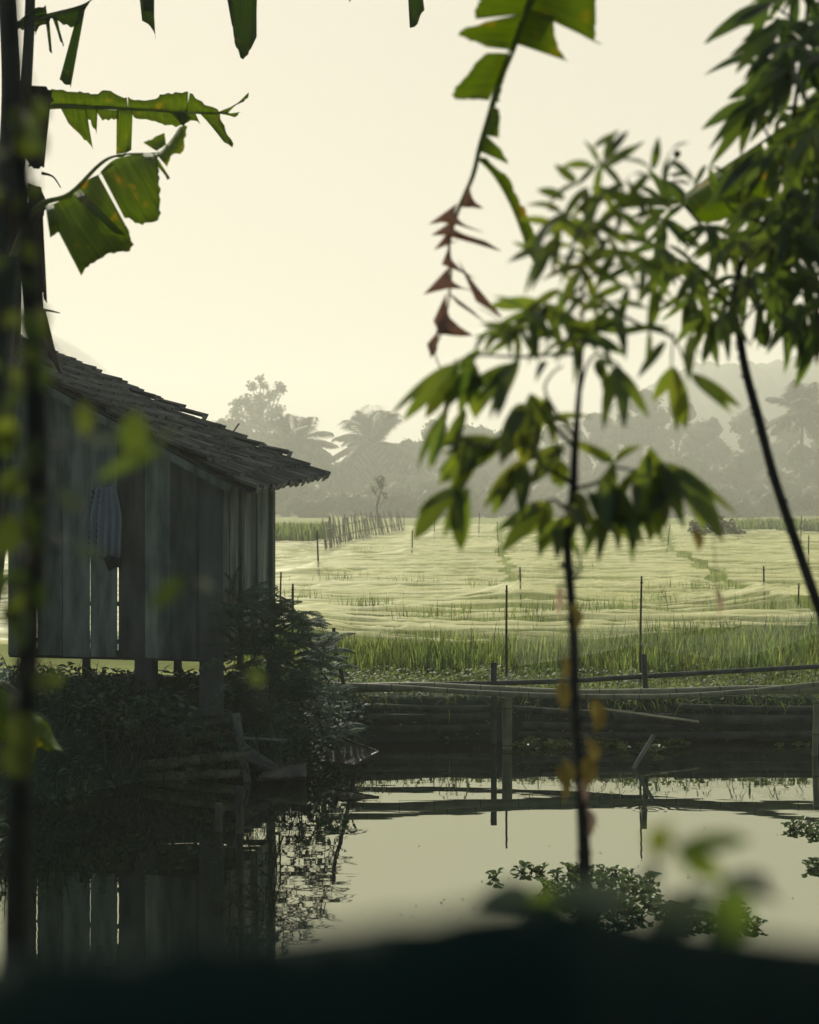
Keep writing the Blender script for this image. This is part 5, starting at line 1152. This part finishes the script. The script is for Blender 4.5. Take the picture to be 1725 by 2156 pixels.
bl = mb.build('leaf_blade', M['leaf_shaded'], tp, thick=.0015)
mb = MB(); rp = [P(1190, 1905, .446), P(1150, 2150, .437), P(1120, 2400, .43)]; mb.tube(smooth(rp, 5), [.0015, .002, .003], 8); mb.build('leaf_vein', M['leaf_shaded'], bl)
mb = MB(); mb.tube(smooth([P(1130, 2300, .45), Vector((.06, .52, 2.2)), Vector((.05, .60, 1.25))], 6), [.008, .012, .016], 10); mb.build('leaf_stalk', M['leaf_shaded'], tp)
fs = thing('young_shrub', 'very blurred young shrub with slender leaves over the water at lower right', 'shrub', Vector((.30, 1.0, 1.3)))
mb = MB(); ll = MB(); Df = .95; P_ = P; P = lambda x, y, D: P_(x, y, D * .66)
mb.tube(smooth([Vector((.30, 1.0, 1.2)), P(1560, 2300, 1.5), P(1540, 2050, 1.48), P(1520, 1860, 1.45), P(1430, 1785, 1.42), P(1408, 1770, 1.42)], 5), [.004, .0032, .002, .0014, .0008], 7)
mb.tube(smooth([Vector((.30, 1.0, 1.2)), P(1480, 2300, 1.4), P(1330, 2050, 1.35), P(1200, 1930, 1.32), P(1120, 1880, 1.3)], 5), [.0034, .0026, .002, .001], 7)
mb.tube(smooth([P(1480, 2300, 1.4), P(1440, 2050, 1.35), P(1400, 1950, 1.32), P(1380, 1940, 1.3)], 5), [.0026, .002, .001], 6)
for (x0, y0, x1, y1, w_, mi, D) in ((1374, 1798, 1416, 1736, 34, 0, 1.42), (1422, 1784, 1580, 1768, 24, 1, 1.42), (1424, 1786, 1524, 1852, 34, 0, 1.42), (1515, 1862, 1622, 1846, 22, 2, 1.4), (1180, 1900, 1010, 1886, 28, 2, 1.3), (1200, 1925, 1090, 1925, 34, 2, 1.28), (1330, 1890, 1150, 1880, 34, 2, 1.28), (1375, 1958, 1500, 1870, 44, 2, 1.25), (1490, 1905, 1580, 1962, 78, 1, 1.3), (1350, 1862, 1392, 1822, 18, 2, 1.4), (1240, 1880, 1232, 1970, 36, 0, 1.3), (1120, 1870, 1000, 1905, 30, 2, 1.3), (1180, 1870, 1130, 1930, 44, 0, 1.28), (1560, 1850, 1640, 1900, 22, 2, 1.3)):
    a = P(x0, y0, D); b = P(x1, y1, D + rnd.uniform(-.04, .04)); ll.leaf(a, b, w_ / F * D * 1.15, (rnd.uniform(-.3, .3), -1, .5), .08, .2, 9, mi, .45)
mb.tube(smooth([P(1400, 1950, 1.32), P(1385, 1880, 1.38), P(1376, 1800, 1.42)], 4), .0012, 5)
mb.build('stem', M['twig'], fs); ll.build('foliage', [M['leaf'], M['leaf_dark'], M['leaf_pale']], fs); P = P_

# ================================================================== MORNING HAZE
m = bpy.data.materials.new('morning_haze'); m.use_nodes = True; n = m.node_tree; n.nodes.clear()
pv = n.nodes.new('ShaderNodeVolumePrincipled'); out = n.nodes.new('ShaderNodeOutputMaterial')
pv.inputs['Color'].default_value = (.985, .995, .94, 1); pv.inputs['Density'].default_value = .00112; pv.inputs['Anisotropy'].default_value = .25
n.links.new(pv.outputs[0], out.inputs['Volume'])
mb = MB(); mb.hexa([(-680, -30, -2), (680, -30, -2), (680, 1120, -2), (-680, 1120, -2), (-680, -30, 104), (680, -30, 104), (680, 1120, 104), (-680, 1120, 104)])
hz = mb.build('haze', m, smooth_=False); tag(hz, 'pale warm morning haze over the fields', 'haze', kind='stuff')
